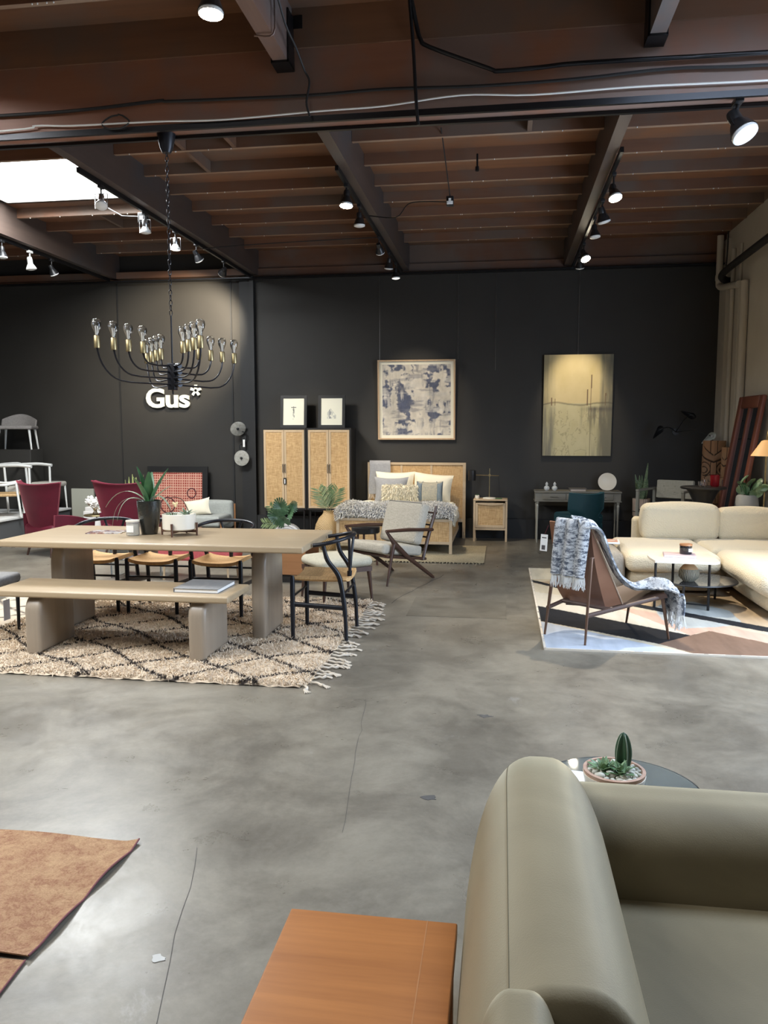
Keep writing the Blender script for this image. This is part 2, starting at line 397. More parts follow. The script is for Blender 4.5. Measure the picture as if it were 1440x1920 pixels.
cable('thin_wire',[(-1.53,4.9,4.02),(-1.41,4.9,4.022),(-1.40,4.9,4.2),(-1.40,4.88,4.40)],.006,'beam_wood','thin pale wire strapped around the near ceiling beam','wire',4)
cable('ceiling_wire',[(-6.5,4.72,4.30),(-4.2,4.68,4.28),(-3.2,4.70,4.305),(-2.2,4.72,4.31),(-1.53,4.75,4.33)],.006,'white_wire','thin pale wire strung under the roof at upper left','wire')
cable('cable_loop',[(-2.66,yf,3.80),(-2.72,yf,3.79),(-2.78,yf,3.75),(-2.74,yf,3.715),(-2.64,yf,3.715),(-2.58,yf,3.75),(-2.62,yf,3.79),(-2.66,yf,3.805)],.006,'black_rubber','small coil of dark wire hung on the left end of the girder','wire')
def track(name,geo,label):
    o=obj(name,geo,'metal_dark',smooth=0); tag(o,label,'lighting track','lighting tracks on the beams')
track('lighting_track',join(box(XL,3.0,5.40,5.425,3.69,3.73),box(XL,3.0,5.60,5.63,3.705,3.725)),'long dark lighting track under the deep crosswise girder')
track('lighting_track',box(-3.89,-3.86,7.0,12.0,3.985,4.03),'lighting track under the beam beside the bright roof light')
track('lighting_track',box(-6.20,-6.17,8.6,12.0,3.985,4.03),'lighting track on the leftmost visible ceiling beam')
track('lighting_track',box(-1.54,-1.51,7.3,12.0,3.985,4.03),'lighting track on the middle ceiling beam')
track('lighting_track',box(.955,.985,7.2,12.0,3.985,4.03),'lighting track on the ceiling beam above the yellow painting')
# --- track lamps: mount, stem, wire yoke, socket, bulb
def track_lamp(loc,aim,style,lit,label,drop=.10,sc=1.0):
    t=thing('track_lamp',label,'spotlight',loc,0,'track lamps under the ceiling')
    k=sc
    obj('mount',rbox(-.016*k,.016*k,-.035*k,.035*k,-.02,.012,.004),'black_metal' if style!='white' else 'white_metal',t)
    obj('stem',tube([(0,0,-.02),(0,0,-drop)],.007*k,8),'black_metal' if style!='white' else 'white_metal',t)
    d=Vector(aim).normalized(); q=d.to_track_quat('Z','Y').to_matrix().to_4x4(); o=Vector((0,0,-drop))
    def T(g,off=0): m=Matrix.Translation(o)@q@Matrix.Translation((0,0,off)); return [tuple(m@Vector(p)) for p in g[0]],g[1]
    sm={'black':'black_metal','wire':'steel','white':'white_metal'}[style]
    if style=='wire':
        yk=[(-.05*k,0,-drop+.055),(-.055*k,0,-drop+.045),(-.055*k,0,-drop-.085),(.055*k,0,-drop-.085),(.055*k,0,-drop+.045),(.05*k,0,-drop+.055)]
        obj('yoke',tube([(-.055*k,0,-drop+.05)]+yk[2:4]+[(.055*k,0,-drop+.05)],.0045*k,6,closed=True),'steel',t)
    else:
        obj('yoke',T(tube([(-.035*k,0,-.02),(-.04*k,0,.02),(-.042*k,0,.05)],.004,6)),sm,t)
    obj('socket',T(lathe([(.0,-.045*k),(.022*k,-.045*k),(.026*k,-.03*k),(.026*k,.02*k),(.02*k,.03*k)],16)),'black_metal' if style=='black' else sm,t)
    if style=='black': obj('shade',T(lathe([(.022*k,.0),(.034*k,.02*k),(.052*k,.062*k),(.054*k,.064*k),(.037*k,.02*k),(.024*k,.0)],20)),'black_metal',t)
    bm={0:'lamp_off',1:'lamp_dim',2:'lamp_on'}[lit]
    b=obj('bulb',T(lathe([(.016*k,.0),(.022*k,.015*k),(.046*k,.055*k),(.052*k,.068*k),(.050*k,.076*k),(.03*k,.083*k),(0,.085*k)],20),.0),'lamp_off',t)
    g=T(lathe([(.049*k,.0765*k),(.03*k,.0838*k),(0,.0858*k)],20)); obj('lens',g,bm,b)
    return t
def L(loc,tgt,style,lit,label,power=0,size=40,drop=.12,sc=1.15,col=(1,.86,.66)):
    loc=Vector(loc); a=Vector(tgt)-(loc-Vector((0,0,drop))); track_lamp(loc,a,style,lit,label,drop,sc)
    if power: spot('track_or_fill_spot',loc-Vector((0,0,drop))+a.normalized()*.12,tgt,power,size,.7,col)
L((-3.87,7.41,3.98),(-3.2,5.9,.8),'wire',0,'wire-yoked track lamp in front of the bright roof light',60,50)
L((-3.87,8.36,3.98),(-3.9,8.6,.8),'wire',0,'second wire-yoked lamp along the beam right of the roof light',60,50)
L((-3.87,9.17,3.98),(-4.0,9.3,.6),'wire',1,'wire-yoked lamp just right of the chandelier chain',55,52)
L((-3.87,9.82,3.98),(-2.9,11.7,1.3),'black',1,'lamp tilted towards the cane cabinets on the left beam',130,46)
L((-3.87,10.82,3.98),(-4.95,12.2,3.15),'black',1,'small lamp near the wall end of the left beam',430,70)
L((-6.18,9.27,3.98),(-6.1,9.3,.4),'black',0,'lamp at the left edge of the photo, first on its beam',40,60)
L((-6.18,9.86,3.98),(-5.8,10.1,.5),'white',0,'cream coloured metal spotlight on the leftmost beam',40,60,.13,1.3)
L((-6.18,10.37,3.98),(-5.6,11.8,1.2),'black',0,'lamp nearest the wall on the leftmost beam',40,60)
L((-1.52,7.74,3.98),(-1.6,7.2,.4),'black',2,'glowing lamp nearest the camera on the middle beam',55,55,.10,1.25)
L((-1.52,8.43,3.98),(-1.5,8.5,.5),'black',0,'dim lamp second along the middle beam',0)
L((-1.52,9.77,3.98),(-1.3,12.1,2.0),'black',1,'lit lamp on the middle beam aimed at the blue painting',110,38,.12,1.1)
L((-1.52,10.64,3.98),(-1.9,11.5,.6),'black',0,'lamp close to the wall end of the middle beam, upper of the last two')
L((-1.52,11.30,3.98),(-1.4,11.3,.7),'black',1,'last lamp before the wall on the middle beam, above the headboard',50,60)
L((.98,7.77,3.98),(1.7,6.3,.1),'black',2,'very bright lamp on the right beam, nearer of the two glaring ones',350,74,.14,1.2,(1,.86,.66))
L((.98,8.62,3.98),(1.9,9.3,.6),'black',0,'lamp with a white cone tilted right on the right beam',0,40,.12,1.3)
L((.98,9.30,3.98),(1.3,9.3,.6),'black',0,'small pale lamp just behind the tilted white cone on the right beam')
L((.98,10.50,3.98),(2.1,8.6,.3),'black',2,'very bright lamp low on the right beam near the far wall',330,62,.12,1.2,(1,.85,.63))
L((.98,10.97,3.98),(1.1,12.1,2.0),'black',1,'small lamp at the wall end of the right beam aimed at the yellow painting',120,40)
L((1.44,5.5,3.70),(1.9,5.0,2.5),'black',0,'large lamp hanging from the girder at the far right',0,40,.12,1.6)
L((-1.56,4.25,4.02),(-1.6,4.1,1.0),'black',2,'glowing lamp cut by the top edge of the photo',35,60,.10,1.3)
# fill spots added over bed and floor, with no lamp behind them
spot('track_or_fill_spot',(-1.4,10.4,3.8),(-1.25,11.3,.6),190,62,.9)
spot('track_or_fill_spot',(-1.6,8.6,3.8),(-2.2,8.2,.0),60,80,.9)
# --- outlets and rods
t=thing('ceiling_outlet','black rod drop with white socket box below the roof','outlet',(-.54,8.0,3.86))
obj('outlet_box',rbox(-.035,.035,-.03,.03,-.04,.05,.006),'black_metal',t); s=obj('socket_face',join(rbox(-.03,.03,-.045,-.02,-.03,.0,.004),box(-.012,.012,-.045,-.02,0,.025)),'white_metal',t)
obj('rod',tube([(0,0,.05),(-.05,-.55,.50)],.006,6),'black_metal',t)
obj('branch_wire',tube(smoothpath([(-.03,0,.0),(-.25,.02,.02),(-.42,.05,.01),(-.55,.1,-.10),(-.85,.3,-.02)],4),.005,6),'metal_dark',t)
t=thing('ceiling_junction','small black junction box with a white plate near the roof light','outlet',(-3.95,8.5,3.96))
obj('junction_box',rbox(-.05,.05,-.04,.04,-.05,.06,.006),'black_metal',t); obj('plate',rbox(-.025,.015,-.05,-.035,-.02,.02,.003),'white_metal',t)
obj('arm',tube([(0,0,.02),(-.25,.0,.04),(-.5,.1,.18)],.006,6),'black_metal',t)
o=obj('hook',join(tube([(-.28,8.0,4.30),(-.28,8.0,4.18)],.01,6),tube([(-.28,8,4.18),(-.28,8,4.14)],.018,8)),'metal_dark'); tag(o,'short dark hanger with a round end hanging from a joist','hook')
cable('low_voltage_wire',[(-3.86,10.0,3.97),(-3.0,9.98,4.0),(-1.55,9.95,4.02)],.006,'black_rubber','thin black wire stretched between left and middle beams','wire',3)
for (x,z1,z0) in [(-1.88,3.97,2.72),(-.68,3.97,2.72),(-.12,3.97,2.55),(1.09,3.97,2.76)]:
    o=obj('hanging_wire',tube([(x,12.16,z1),(x,12.15,z0)],.0022,5),'steel')
    tag(o,{-1.88:'fine steel wire above the left edge of the blue painting',-.68:'fine steel wire above the right edge of the blue painting',-.12:'loose steel wire hanging free on the wall between the paintings',1.09:'fine steel wire above the yellow painting'}[x],'wire','picture wires on the dark wall')
# --- painted pipes on the right wall
t=thing('drain_pipe','cream painted pipe with an elbow in the right corner','pipe',(0,0,0))
obj('pipe_run',tube(smoothpath([(2.99,11.98,4.36),(2.99,11.98,4.0),(2.99,11.98,3.72),(2.995,11.95,3.66),(3.01,11.86,3.63),(3.02,11.6,3.60),(3.02,11.1,3.54)],6),.045,16),'beige_paint',t)
obj('pipe_collar',lathe([(.05,0),(.052,.01),(.052,.07),(.05,.08)],16,(2.99,11.98,3.74)),'beige_paint',t)
for (y,r,lb) in [(11.62,.03,'thin cream pipe running up the right wall beside the corner'),(10.98,.05,'thick cream pipe running up the right wall'),(11.3,.02,'slim cream conduit between the two pipes on the right wall')]:
    o=obj('wall_pipe',tube([(3.11-r,y,0),(3.11-r,y,3.56 if r>.04 else 4.1)],r,14),'beige_paint'); tag(o,lb,'pipe','painted pipes on the right wall')
struct('trim_10',box(3.06,3.11,11.86,12.2,0,4.3),'beige_paint')
t=thing('black_duct','thick black pipe along the top of the right wall','pipe',(0,0,0))
obj('duct_run',tube(smoothpath([(2.98,11.7,3.72),(2.93,11.62,3.73),(2.93,11.45,3.77),(2.93,10.5,3.79),(2.93,9.0,3.80),(2.93,7.0,3.80)],4),.045,14),'black_rubber',t)
obj('duct_elbow',tube([(3.11,11.78,3.70),(3.03,11.76,3.70),(2.97,11.70,3.72)],.05,14),'black_rubber',t)
obj('duct_cord',tube(smoothpath([(3.0,11.7,3.78),(2.99,11.6,4.1),(2.99,11.6,4.35)],4),.01,6),'black_rubber',t)

# ================================================================ chandelier
M('brass',(.42,.33,.17),.4,1,n=(40,(.33,.26,.14)))
M('glass',(1,1,1),.0,trans=1,ior=1.06,coat=1)
M('filament',(.75,.72,.64),.4)
M('chandelier_black',(.014,.014,.018),.35,.3)
cx,cy_=-2.40,5.57
ch=thing('chandelier','black sixteen-arm chandelier with brass sockets and clear bulbs over the table','chandelier',(cx,cy_,0))
obj('canopy',lathe([(.0,3.60),(.03,3.60),(.045,3.63),(.062,3.70),(.066,3.73),(0,3.73)],24),'chandelier_black',ch)
obj('hub',join(rbox(-.028,.028,-.03,.03,1.925,2.12,.006),*[tube([(.02,-.0,z),(.07,-.03,z)],.02,14) for z in (2.10,2.055,2.01,1.965)],*[tube([(-.02,0,z),(-.03,.02,z)],.02,14) for z in (2.10,2.055,2.01,1.965)]),'chandelier_black',ch)
obj('finial',tube([(.0,0,1.93),(0,0,1.895)],.006,8),'chandelier_black',ch)
obj('rod',tube([(0,0,2.12),(0,0,2.46)],.006,8),'chandelier_black',ch)
links=[];z=2.47;i=0
while z<3.60:
    pts=[(0 if i%2 else .011*math.cos(a),.011*math.cos(a) if i%2 else 0,z+.022*math.sin(a)+.012) for a in [2*PI*k/10 for k in range(10)]]
    links.append(tube(pts,.003,5,closed=True)); z+=.036; i+=1
obj('chain',join(*links),'chandelier_black',ch)
def bulb_geo():
    return lathe([(.012,0),(.014,.02),(.02,.035),(.029,.055),(.032,.075),(.029,.093),(.018,.106),(0,.110)],20)
for ang in (-111,68,130,-51):
    d=Vector((math.cos(R(ang)),math.sin(R(ang)),0))
    for k,(rad,zz) in enumerate([(.28,2.10),(.41,2.055),(.54,2.01),(.68,1.965)]):
        c=.08+.05*k
        P=[d*.03+Vector((0,0,zz)),d*(rad-c-.05)+Vector((0,0,zz-.004))]
        for q in range(1,8):
            a=PI/2*q/8; P.append(d*(rad-c+c*math.sin(a))+Vector((0,0,zz+c*(1-math.cos(a)))))
        P+= [d*rad+Vector((0,0,2.175))]
        arm=obj('arm',tube(P,.0062,8),'chandelier_black',ch)
        p=d*rad
        obj('socket',lathe([(0,2.17),(.019,2.17),(.02,2.175),(.02,2.245),(.017,2.25),(0,2.25)],18,(p.x,p.y,0)),'brass',arm)
        b=obj('bulb',xf(bulb_geo(),(p.x,p.y,2.25)),'glass',arm)
        f=obj('filament',join(tube([(p.x-.004,p.y,2.255),(p.x-.009,p.y,2.31),(p.x+.009,p.y,2.31),(p.x+.004,p.y,2.255)],.0022,5),tube([(p.x,p.y-.004,2.255),(p.x,p.y-.01,2.315),(p.x,p.y+.01,2.315),(p.x,p.y+.004,2.255)],.002,5)),'filament',arm)

# ================================================================ dining area
wood('table_oak',(.45,.345,.22),(.34,.25,.15),'x',7,.38,.08)
wood('leg_oak',(.34,.275,.205),(.25,.20,.15),'z',7,.38,.12)
M('wish_black',(.008,.009,.013),.33,0,spec=.45)
weave('paper_cord',(.72,.45,.20),(.50,.29,.12),90,.75)
ZR=.035
t=thing('dining_table','long pale oak dining table with rounded slab legs on the shaggy rug','table',(-2.635,6.03,0))
obj('tabletop',rbox(-1.215,1.215,-.51,.51,.737,.79,.014,3),'table_oak',t)
def archleg(x0,x1,y0,y1,z0,z1,r):
    P=[(y0,z0),(y1,z0)]+[(y1-r+r*math.cos(a),z1-r+r*math.sin(a)) for a in [PI/2*i/8 for i in range(9)]]+[(y0+r+r*math.cos(a),z1-r+r*math.sin(a)) for a in [PI/2+PI/2*i/8 for i in range(9)]]
    bm=bmesh.new(); v,f=prism(P,x0,x1,'x'); vs_=[bm.verts.new(p) for p in v]
    for q in f: bm.faces.new([vs_[i] for i in q])
    bm.normal_update(); es=[e for e in bm.edges if abs(e.verts[0].co.x-e.verts[1].co.x)<1e-6]
    bmesh.ops.bevel(bm,geom=es,offset=.032,segments=4,profile=.5,affect='EDGES')
    bm.verts.index_update(); g=([tuple(p.co) for p in bm.verts],[tuple(p.index for p in q.verts) for q in bm.faces]); bm.free(); return g
for s in (-1,1):
    xm=-.865 if s<0 else .80
    obj('leg',archleg(xm-.06,xm+.06,-.27,.22,ZR,.755,.17),'leg_oak',t)
t=thing('dining_bench','low pale oak bench with two rounded slab legs in front of the table','bench',(-2.74,5.36,0))
obj('bench_seat',rbox(-.89,.89,-.24,.24,.44,.49,.014,3),'table_oak',t)
for xm in (-.58,.655): obj('leg',archleg(xm-.065,xm+.065,-.235,.07+.165,ZR,.455,.12),'leg_oak',t)

def make_wishbone(label):
    # faces local +y; origin at the floor under the seat centre
    t=thing('wishbone_chair',label,'chair',(0,0,0),0,'black wishbone chairs around the table')
    W=.225; fy=.205; ry=-.205
    for s in (-1,1):
        obj('leg',tube([(s*W,fy,0),(s*W,fy,.25),(s*W,fy,.47),(s*W,fy,.492)],[.015,.019,.019,.012],12),'wish_black',t)
        obj('leg',tube(smoothpath([(s*.225,ry-.01,0),(s*.222,ry+.0,.22),(s*.218,ry+.03,.43),(s*.22,ry+.06,.52),(s*.235,ry+.13,.62),(s*.25,ry+.16,.735)],5),[.015]*5+[.018]*6+[.019]*6+[.018]*5+[.016]*4,12),'wish_black',t)
        obj('stretcher',tube([(s*W,fy,.27),(s*.222,ry+.01,.25)],[.012,.012],8,1.6,up=(0,0,1)),'wish_black',t)
    obj('stretcher',tube([(-W,fy,.33),(W,fy,.33)],.010,8),'wish_black',t)
    obj('stretcher',tube([(-.22,ry+.01,.36),(.22,ry+.01,.36)],.010,8),'wish_black',t)
    def seat(u,v):
        x=(u-.5)*2*.215*(1-.0*v); y=fy-.41*v
        dx=abs(u-.5)*2; dy=abs(v-.5)*2
        z=.452-.030*(1-dx**2)*(.6+.4*(1-dy**2))+.012*dx**6
        return (x,y+(.01 if v<.5 else -.01),z)
    obj('seat',join(sheet(seat,14,10,.028)),'paper_cord',t)
    # curved top rail: horseshoe open to the front
    rail=[]
    for i in range(25):
        a=PI*(i/24); x=.266*math.cos(a); y=-.20*math.sin(a)**.9-.02
        rail.append((x*(1.0),y-.015,.745+.045*math.sin(a)))
    pre=[(.262,.03,.735)]; post=[(-.262,.03,.735)]
    P=smoothpath(pre+rail[::2]+post,3)
    obj('top_rail',tube(P,.0155,10,1.0),'wish_black',t)
    obj('splat',join(tube([(0,-.195,.43),(0,-.20,.50)],[.016,.02],8),tube(smoothpath([(.004,-.20,.48),(.03,-.205,.58),(.095,-.215,.775)],5),.011,8),tube(smoothpath([(-.004,-.20,.48),(-.03,-.205,.58),(-.095,-.215,.775)],5),.011,8)),'wish_black',t)
    return t
wc=make_wishbone('black wishbone chair with a tan cord seat at the right end of the table')
wc.location=(-1.375,6.04,ZR-.005); wc.rotation_euler=(0,0,R(90))
for x,lb in [(-3.56,'wishbone chair behind the table nearest the left slab leg'),(-3.015,'middle one of the three wishbone chairs behind the table'),(-2.43,'wishbone chair behind the table nearest the right slab leg')]:
    dup(wc,(x,6.64,ZR-.005),PI,lb)

# things on the table
M('black_glaze',(.012,.014,.013),.12,0,coat=.6,b=(60,.6,.004))
M('dark_leaf',(.03,.10,.04),.42,n=(9,(.06,.16,.06)))
M('grey_leaf',(.20,.28,.19),.5,n=(12,(.32,.38,.28)))
M('soil',(.05,.035,.025),.9,b=(60,.8,.01))
M('cream_ceramic',(.78,.73,.62),.32)
wood('walnut',(.12,.055,.03),(.07,.03,.018),'z',14,.4)
M('candle_glass',(.93,.92,.88),.08,trans=.75,ior=1.2)
M('wax',(.80,.76,.66),.5); M('label_white',(.82,.80,.76),.6); M('print_dark',(.08,.07,.07),.6)
zt=.79
t=thing('table_vase','tall glossy black dimpled planter with a big-leaved plant on the table','planter',(-2.845,6.06,zt))
obj('pot',lathe([(.055,0),(.065,.004),(.083,.10),(.094,.24),(.096,.275),(.09,.277),(.086,.25),(0,.245)],32),'black_glaze',t)
pl=obj('foliage',([],[]),'dark_leaf',t)
leaves=[]
def place_leaf(g,base,az,tilt,roll=0): return xf(xf(g,rot=(0,tilt,0)),base,(0,0,az))
for (L_,W_,bd,az,tl) in [(.36,.085,.12,R(0),R(22)),(.34,.08,.15,R(175),R(8)),(.30,.09,.2,R(-60),R(6)),(.30,.09,.2,R(100),R(12)),(.27,.085,.25,R(240),R(14)),(.24,.07,.3,R(30),R(30))]:
    leaves.append(place_leaf(leafblade(L_,W_,bd,.15,10),(0,0,.22),az,tl))
v,f=join(*leaves); me=bpy.data.meshes.new('foliage'); me.from_pydata(v,[],f); me.materials.append(MATS['dark_leaf']); pl.data=me; finish(pl,45)
lv=[]
for (L_,W_,bd,td,az,tl) in [(.44,.035,.75,.55,R(178),R(35)),(.40,.035,.8,.75,R(200),R(48)),(.30,.03,.9,.6,R(-30),R(28)),(.36,.03,.6,.2,R(12),R(10)),(.34,.03,.8,.8,R(215),R(40))]:
    lv.append(place_leaf(leafblade(L_,W_,bd,.1,12,td),(0,0,.24),az,tl))
obj('leaf',join(*lv),'grey_leaf',t,label='thin silvery drooping leaves')
t=thing('planter_bowl','round cream bowl planter held in a dark wooden stand on the table','planter',(-2.575,6.03,zt))
obj('bowl',lathe([(.0,.045),(.118,.045),(.132,.055),(.134,.172),(.128,.175),(.124,.16),(0,.158)],36),'cream_ceramic',t)
st_=[tube([(-.145,0,.035),(.145,0,.035)],.011,8),tube([(0,-.145,.035),(0,.145,.035)],.011,8)]
obj('stand',join(*st_,*[tube([(.148*math.cos(a),.148*math.sin(a),.0),(.148*math.cos(a),.148*math.sin(a),.105)],[.008,.011],8) for a in (0,PI/2,PI,1.5*PI)]),'walnut',t)
obj('soil',lathe([(0,.155),(.126,.155)],24),'soil',t)
sl=[]
for k in range(14):
    a=k*2.4; sl.append(place_leaf(leafblade(.075+.01*(k%3),.03,.3,.2,6),(.06,.0,.155),a,R(25+3*k)))
obj('succulent',join(*sl),'grey_leaf',t)
M('vine_brown',(.10,.04,.025),.6); M('orchid',(.75,.62,.35),.5)
obj('vine',tube(smoothpath([(-.05,0,.16),(-.10,.0,.26),(-.06,.01,.305),(.02,.01,.29),(.07,.0,.22),(.09,0,.165)],6),.0035,6),'vine_brown',t)
obj('flower',join(*[ico(.012,1,(-.03+dx,.0,.25+dz),(1,.5,1)) for dx,dz in ((0,0),(.015,.01),(-.015,.008),(.002,-.014))]),'orchid',t)
obj('moss',join(*[xf(leafblade(.03,.006,.2,.1,4),(-.06+random.uniform(-.03,.03),random.uniform(-.05,.05),.155),(random.uniform(-.4,.4),random.uniform(-.4,.4),k)) for k in range(26)]),'dark_leaf',t)
t=thing('candle_jar','frosted glass candle jar with a wooden lid beside the black planter','candle',(-2.935,5.95,zt))
j=obj('jar',lathe([(0,0),(.048,0),(.052,.006),(.052,.112),(.047,.112),(.047,.008),(0,.008)],28),'candle_glass',t)
obj('wax',lathe([(0,.009),(.046,.009),(.046,.09),(0,.09)],24),'wax',j); obj('lid',lathe([(0,.112),(.055,.112),(.055,.124),(0,.124)],28),'cream_ceramic',t)
obj('jar_label',box(-.03,.03,-.0535,-.0525,.03,.085),'label_white',t,smooth=0)
_,nt,bs=_new('magazine_cover'); bs.inputs['Roughness'].default_value=.25
f=noise_fac(nt,11,(1,1,1),3,.45,.55); g=noise_fac(nt,23,(1,1,1),2,.42,.58)
nt.links.new(mix(nt,f,mix(nt,g,(.25,.12,.10),(.10,.07,.09)),mix(nt,g,(.66,.52,.38),(.50,.50,.52))),bs.inputs['Base Color'])
t=thing('magazine','thin magazine with a dark photo cover lying on the dining table','magazine',(-3.24,6.11,zt),R(8))
obj('cover',join(box(-.145,.145,-.105,.105,.0,.006)),'magazine_cover',t,smooth=0); obj('pages',box(-.142,.142,-.102,.102,.0005,.0055),'label_white',t,smooth=0)
M('book_grey',(.16,.165,.17),.55,n=(30,(.20,.20,.20)))
t=thing('book','large grey hardcover book lying on the right end of the bench','book',(-2.12,5.40,.49),R(-1))
obj('cover',join(rbox(-.165,.165,-.175,.175,0,.004,.0015),rbox(-.165,.165,-.175,.175,.026,.030,.0015),box(-.167,-.163,-.175,.175,0,.03)),'book_grey',t); obj('pages',box(-.16,.160,-.170,.170,.004,.026),'label_white',t,smooth=0)
# a chair just entering the frame on the left, with a price tag
t=thing('grey_end_chair','edge of a grey upholstered chair at the left table end with a pale tag','chair',(-3.99,5.55,ZR-.005),R(-90))
M('grey_fabric',(.17,.165,.16),.8,n=(50,(.22,.215,.21)),b=(120,.3,.002))
obj('seat',rbox(-.24,.24,-.23,.17,.39,.47,.03,3),'grey_fabric',t)
obj('backrest',rbox(-.24,.24,-.27,-.20,.42,.70,.03,3),'grey_fabric',t)
for a,b in ((-1,-1),(1,-1),(-1,1),(1,1)): obj('leg',tube([(a*.20,b*.17-.02,0),(a*.20,b*.17-.02,.40)],[.012,.018],8),'wish_black',t)
M('tag_blue',(.62,.68,.85),.5)
g=obj('price_tag',box(-.04,.04,.185,.187,.13,.29),'tag_blue',t,smooth=0); obj('string',tube([(0,.186,.29),(0,.17,.40)],.0015,4),'white_wire',g)

# ================================================================ shaggy diamond rug
def rugpattern(x,y):
    # dark diamond outlines, wavering
    xx=x+.05*math.sin(3.1*y+1.3*x)+.03*math.sin(7*x); yy=y+.035*math.sin(5.3*x+.7)
    u=(xx/.62+ yy/.50); v=(xx/.62- yy/.50)
    du=abs(u-round(u)); dv=abs(v-round(v)); return min(du,dv)
rx0,rx1,ry0,ry1=-4.75,-1.22,4.74,7.30
nr=np.random.RandomState(9)
def edge_x1(y): return rx1+.03*math.sin(5*y)
nx,ny=150,110
def rb(u,v):
    y=ry0+(ry1-ry0)*v; x=rx0+(edge_x1(y)-rx0)*u
    e=min(u*60,(1-u)*60,v*45,(1-v)*45,1)
    return (x,y,(.006+.022*e**.5+.004*math.sin(23*x)*math.sin(19*y)+.003*math.sin(61*x+9*y)))
g=grid(rb,nx,ny); cols=[]
def rugcol(x,y,jit):
    d=rugpattern(x,y)
    if d<.036: c=np.array((.045,.033,.027))
    else: c=np.array((.70,.575,.43))
    return np.append(np.clip(c*jit,0,1),1)
for (x,y,z) in g[0]: cols.append(rugcol(x,y,.85))
M('shag_pile',(.6,.5,.4),.9,vcol=True,sheen=.15)
sr=thing('shaggy_rug','cream shaggy rug with dark diamond lines and tasselled end under the dining set','rug',(0,0,0))
obj('rug_base',g,'shag_pile',sr,cols=cols)
NT=95000
tx=rx0+(rx1-rx0+.02)*nr.rand(NT); ty=ry0+(ry1-ry0)*nr.rand(NT)
keep=tx>-4.05; tx,ty=tx[keep],ty[keep]
Pz=np.stack([tx,ty,np.full(len(tx),.02)],1); Nz=np.tile((0.15,-.25,1.0),(len(tx),1))
tg=tufts(Pz,Nz,.034,.008,.5,nr)
cc=np.repeat(np.array([rugcol(a,b,.86+.26*nr.rand()) for a,b in zip(tx,ty)]),5,axis=0)
obj('pile',tg,'shag_pile',sr,cols=cc,smooth=0,kind='stuff')
M('tassel_cotton',(.60,.52,.41),.85,n=(60,(.56,.50,.42)),b=(150,.4,.003))
random.seed(4)
for k in range(34):
    y=ry0+.03+k*(ry1-ry0-.05)/33; L_=random.uniform(.10,.17); a=random.uniform(-.5,.35)-(.5 if k<2 else 0)
    x=edge_x1(y)-.03
    P=[(x,y,.018)]
    for s in range(1,6):
        P.append((x+.03+L_*s/5*math.cos(a*s/4),y+L_*s/5*math.sin(a*s/4)+random.uniform(-.008,.008),.011+.006*(s%2)))
    g1=tube(smoothpath(P,3),[.008]*(3*4)+[.0105]*4,7)
    e=P[-1]; g2=join(*[tube([e,(e[0]+.035*math.cos(a+q*.3)+.01,e[1]+.035*math.sin(a+q*.3),.006)],[.006,.003],5) for q in (-2,-.7,.7,2)])
    obj('tassel',join(g1,g2),'tassel_cotton',sr)
# ================================================================ far wall: cabinets, bed, pictures
def fbm(nx_,ny_,sc,seed,oct_=5,st=(1,1)):
    r=np.random.RandomState(seed); out=np.zeros((ny_,nx_)); amp=1;tot=0
    for o in range(oct_):
        gx=max(2,int(sc*st[0]*2**o)+2); gy=max(2,int(sc*st[1]*2**o)+2); G=r.rand(gy,gx)
        xs=np.linspace(0,gx-1.001,nx_); ys=np.linspace(0,gy-1.001,ny_); xi=xs.astype(int); yi=ys.astype(int); fx=xs-xi; fy=ys-yi
        fx=fx*fx*(3-2*fx); fy=fy*fy*(3-2*fy)
        a=G[np.ix_(yi,xi)]*(1-fx)+G[np.ix_(yi,xi+1)]*fx; b=G[np.ix_(yi+1,xi)]*(1-fx)+G[np.ix_(yi+1,xi+1)]*fx
        out+=amp*(a*(1-fy[:,None])+b*fy[:,None]); tot+=amp; amp*=.55
    return out/tot
def canvas(name,W,H,img,mat,parent,y=0):
    # img rows from bottom to top; grid in the xz plane facing -y
    ny_,nx_,_=img.shape; xs=np.linspace(-W/2,W/2,nx_); zs=np.linspace(0,H,ny_)
    V=[(x,y,z) for z in zs for x in xs]; F=[(j*nx_+i,j*nx_+i+1,(j+1)*nx_+i+1,(j+1)*nx_+i) for j in range(ny_-1) for i in range(nx_-1)]
    c=np.concatenate([np.clip(img,0,1),np.ones((ny_,nx_,1))],2)
    return obj(name,(V,F),mat,parent,smooth=0,cols=c.reshape(-1,4))
def frame_geo(W,H,b,y0,y1):
    return join(box(-W/2,-W/2+b,y0,y1,0,H),box(W/2-b,W/2,y0,y1,0,H),box(-W/2+b,W/2-b,y0,y1,0,b),box(-W/2+b,W/2-b,y0,y1,H-b,H))
M('canvas_paint',(.5,.5,.5),.55,vcol=True); M('print_paint',(.5,.5,.5),.35,vcol=True)
M('pale_oak_frame',(.52,.36,.22),.45,n=(20,(.45,.31,.19),(1,1,.2))); M('black_frame',(.012,.012,.012),.4); M('mat_board',(.74,.71,.58),.7)
weave('cane',(.60,.40,.19),(.36,.21,.08),110,.6); wood('pale_wood',(.56,.42,.26),(.46,.33,.20),'z',16,.5)
M('cabinet_black',(.014,.013,.012),.45,n=(20,(.02,.018,.016),(1,1,.1)))
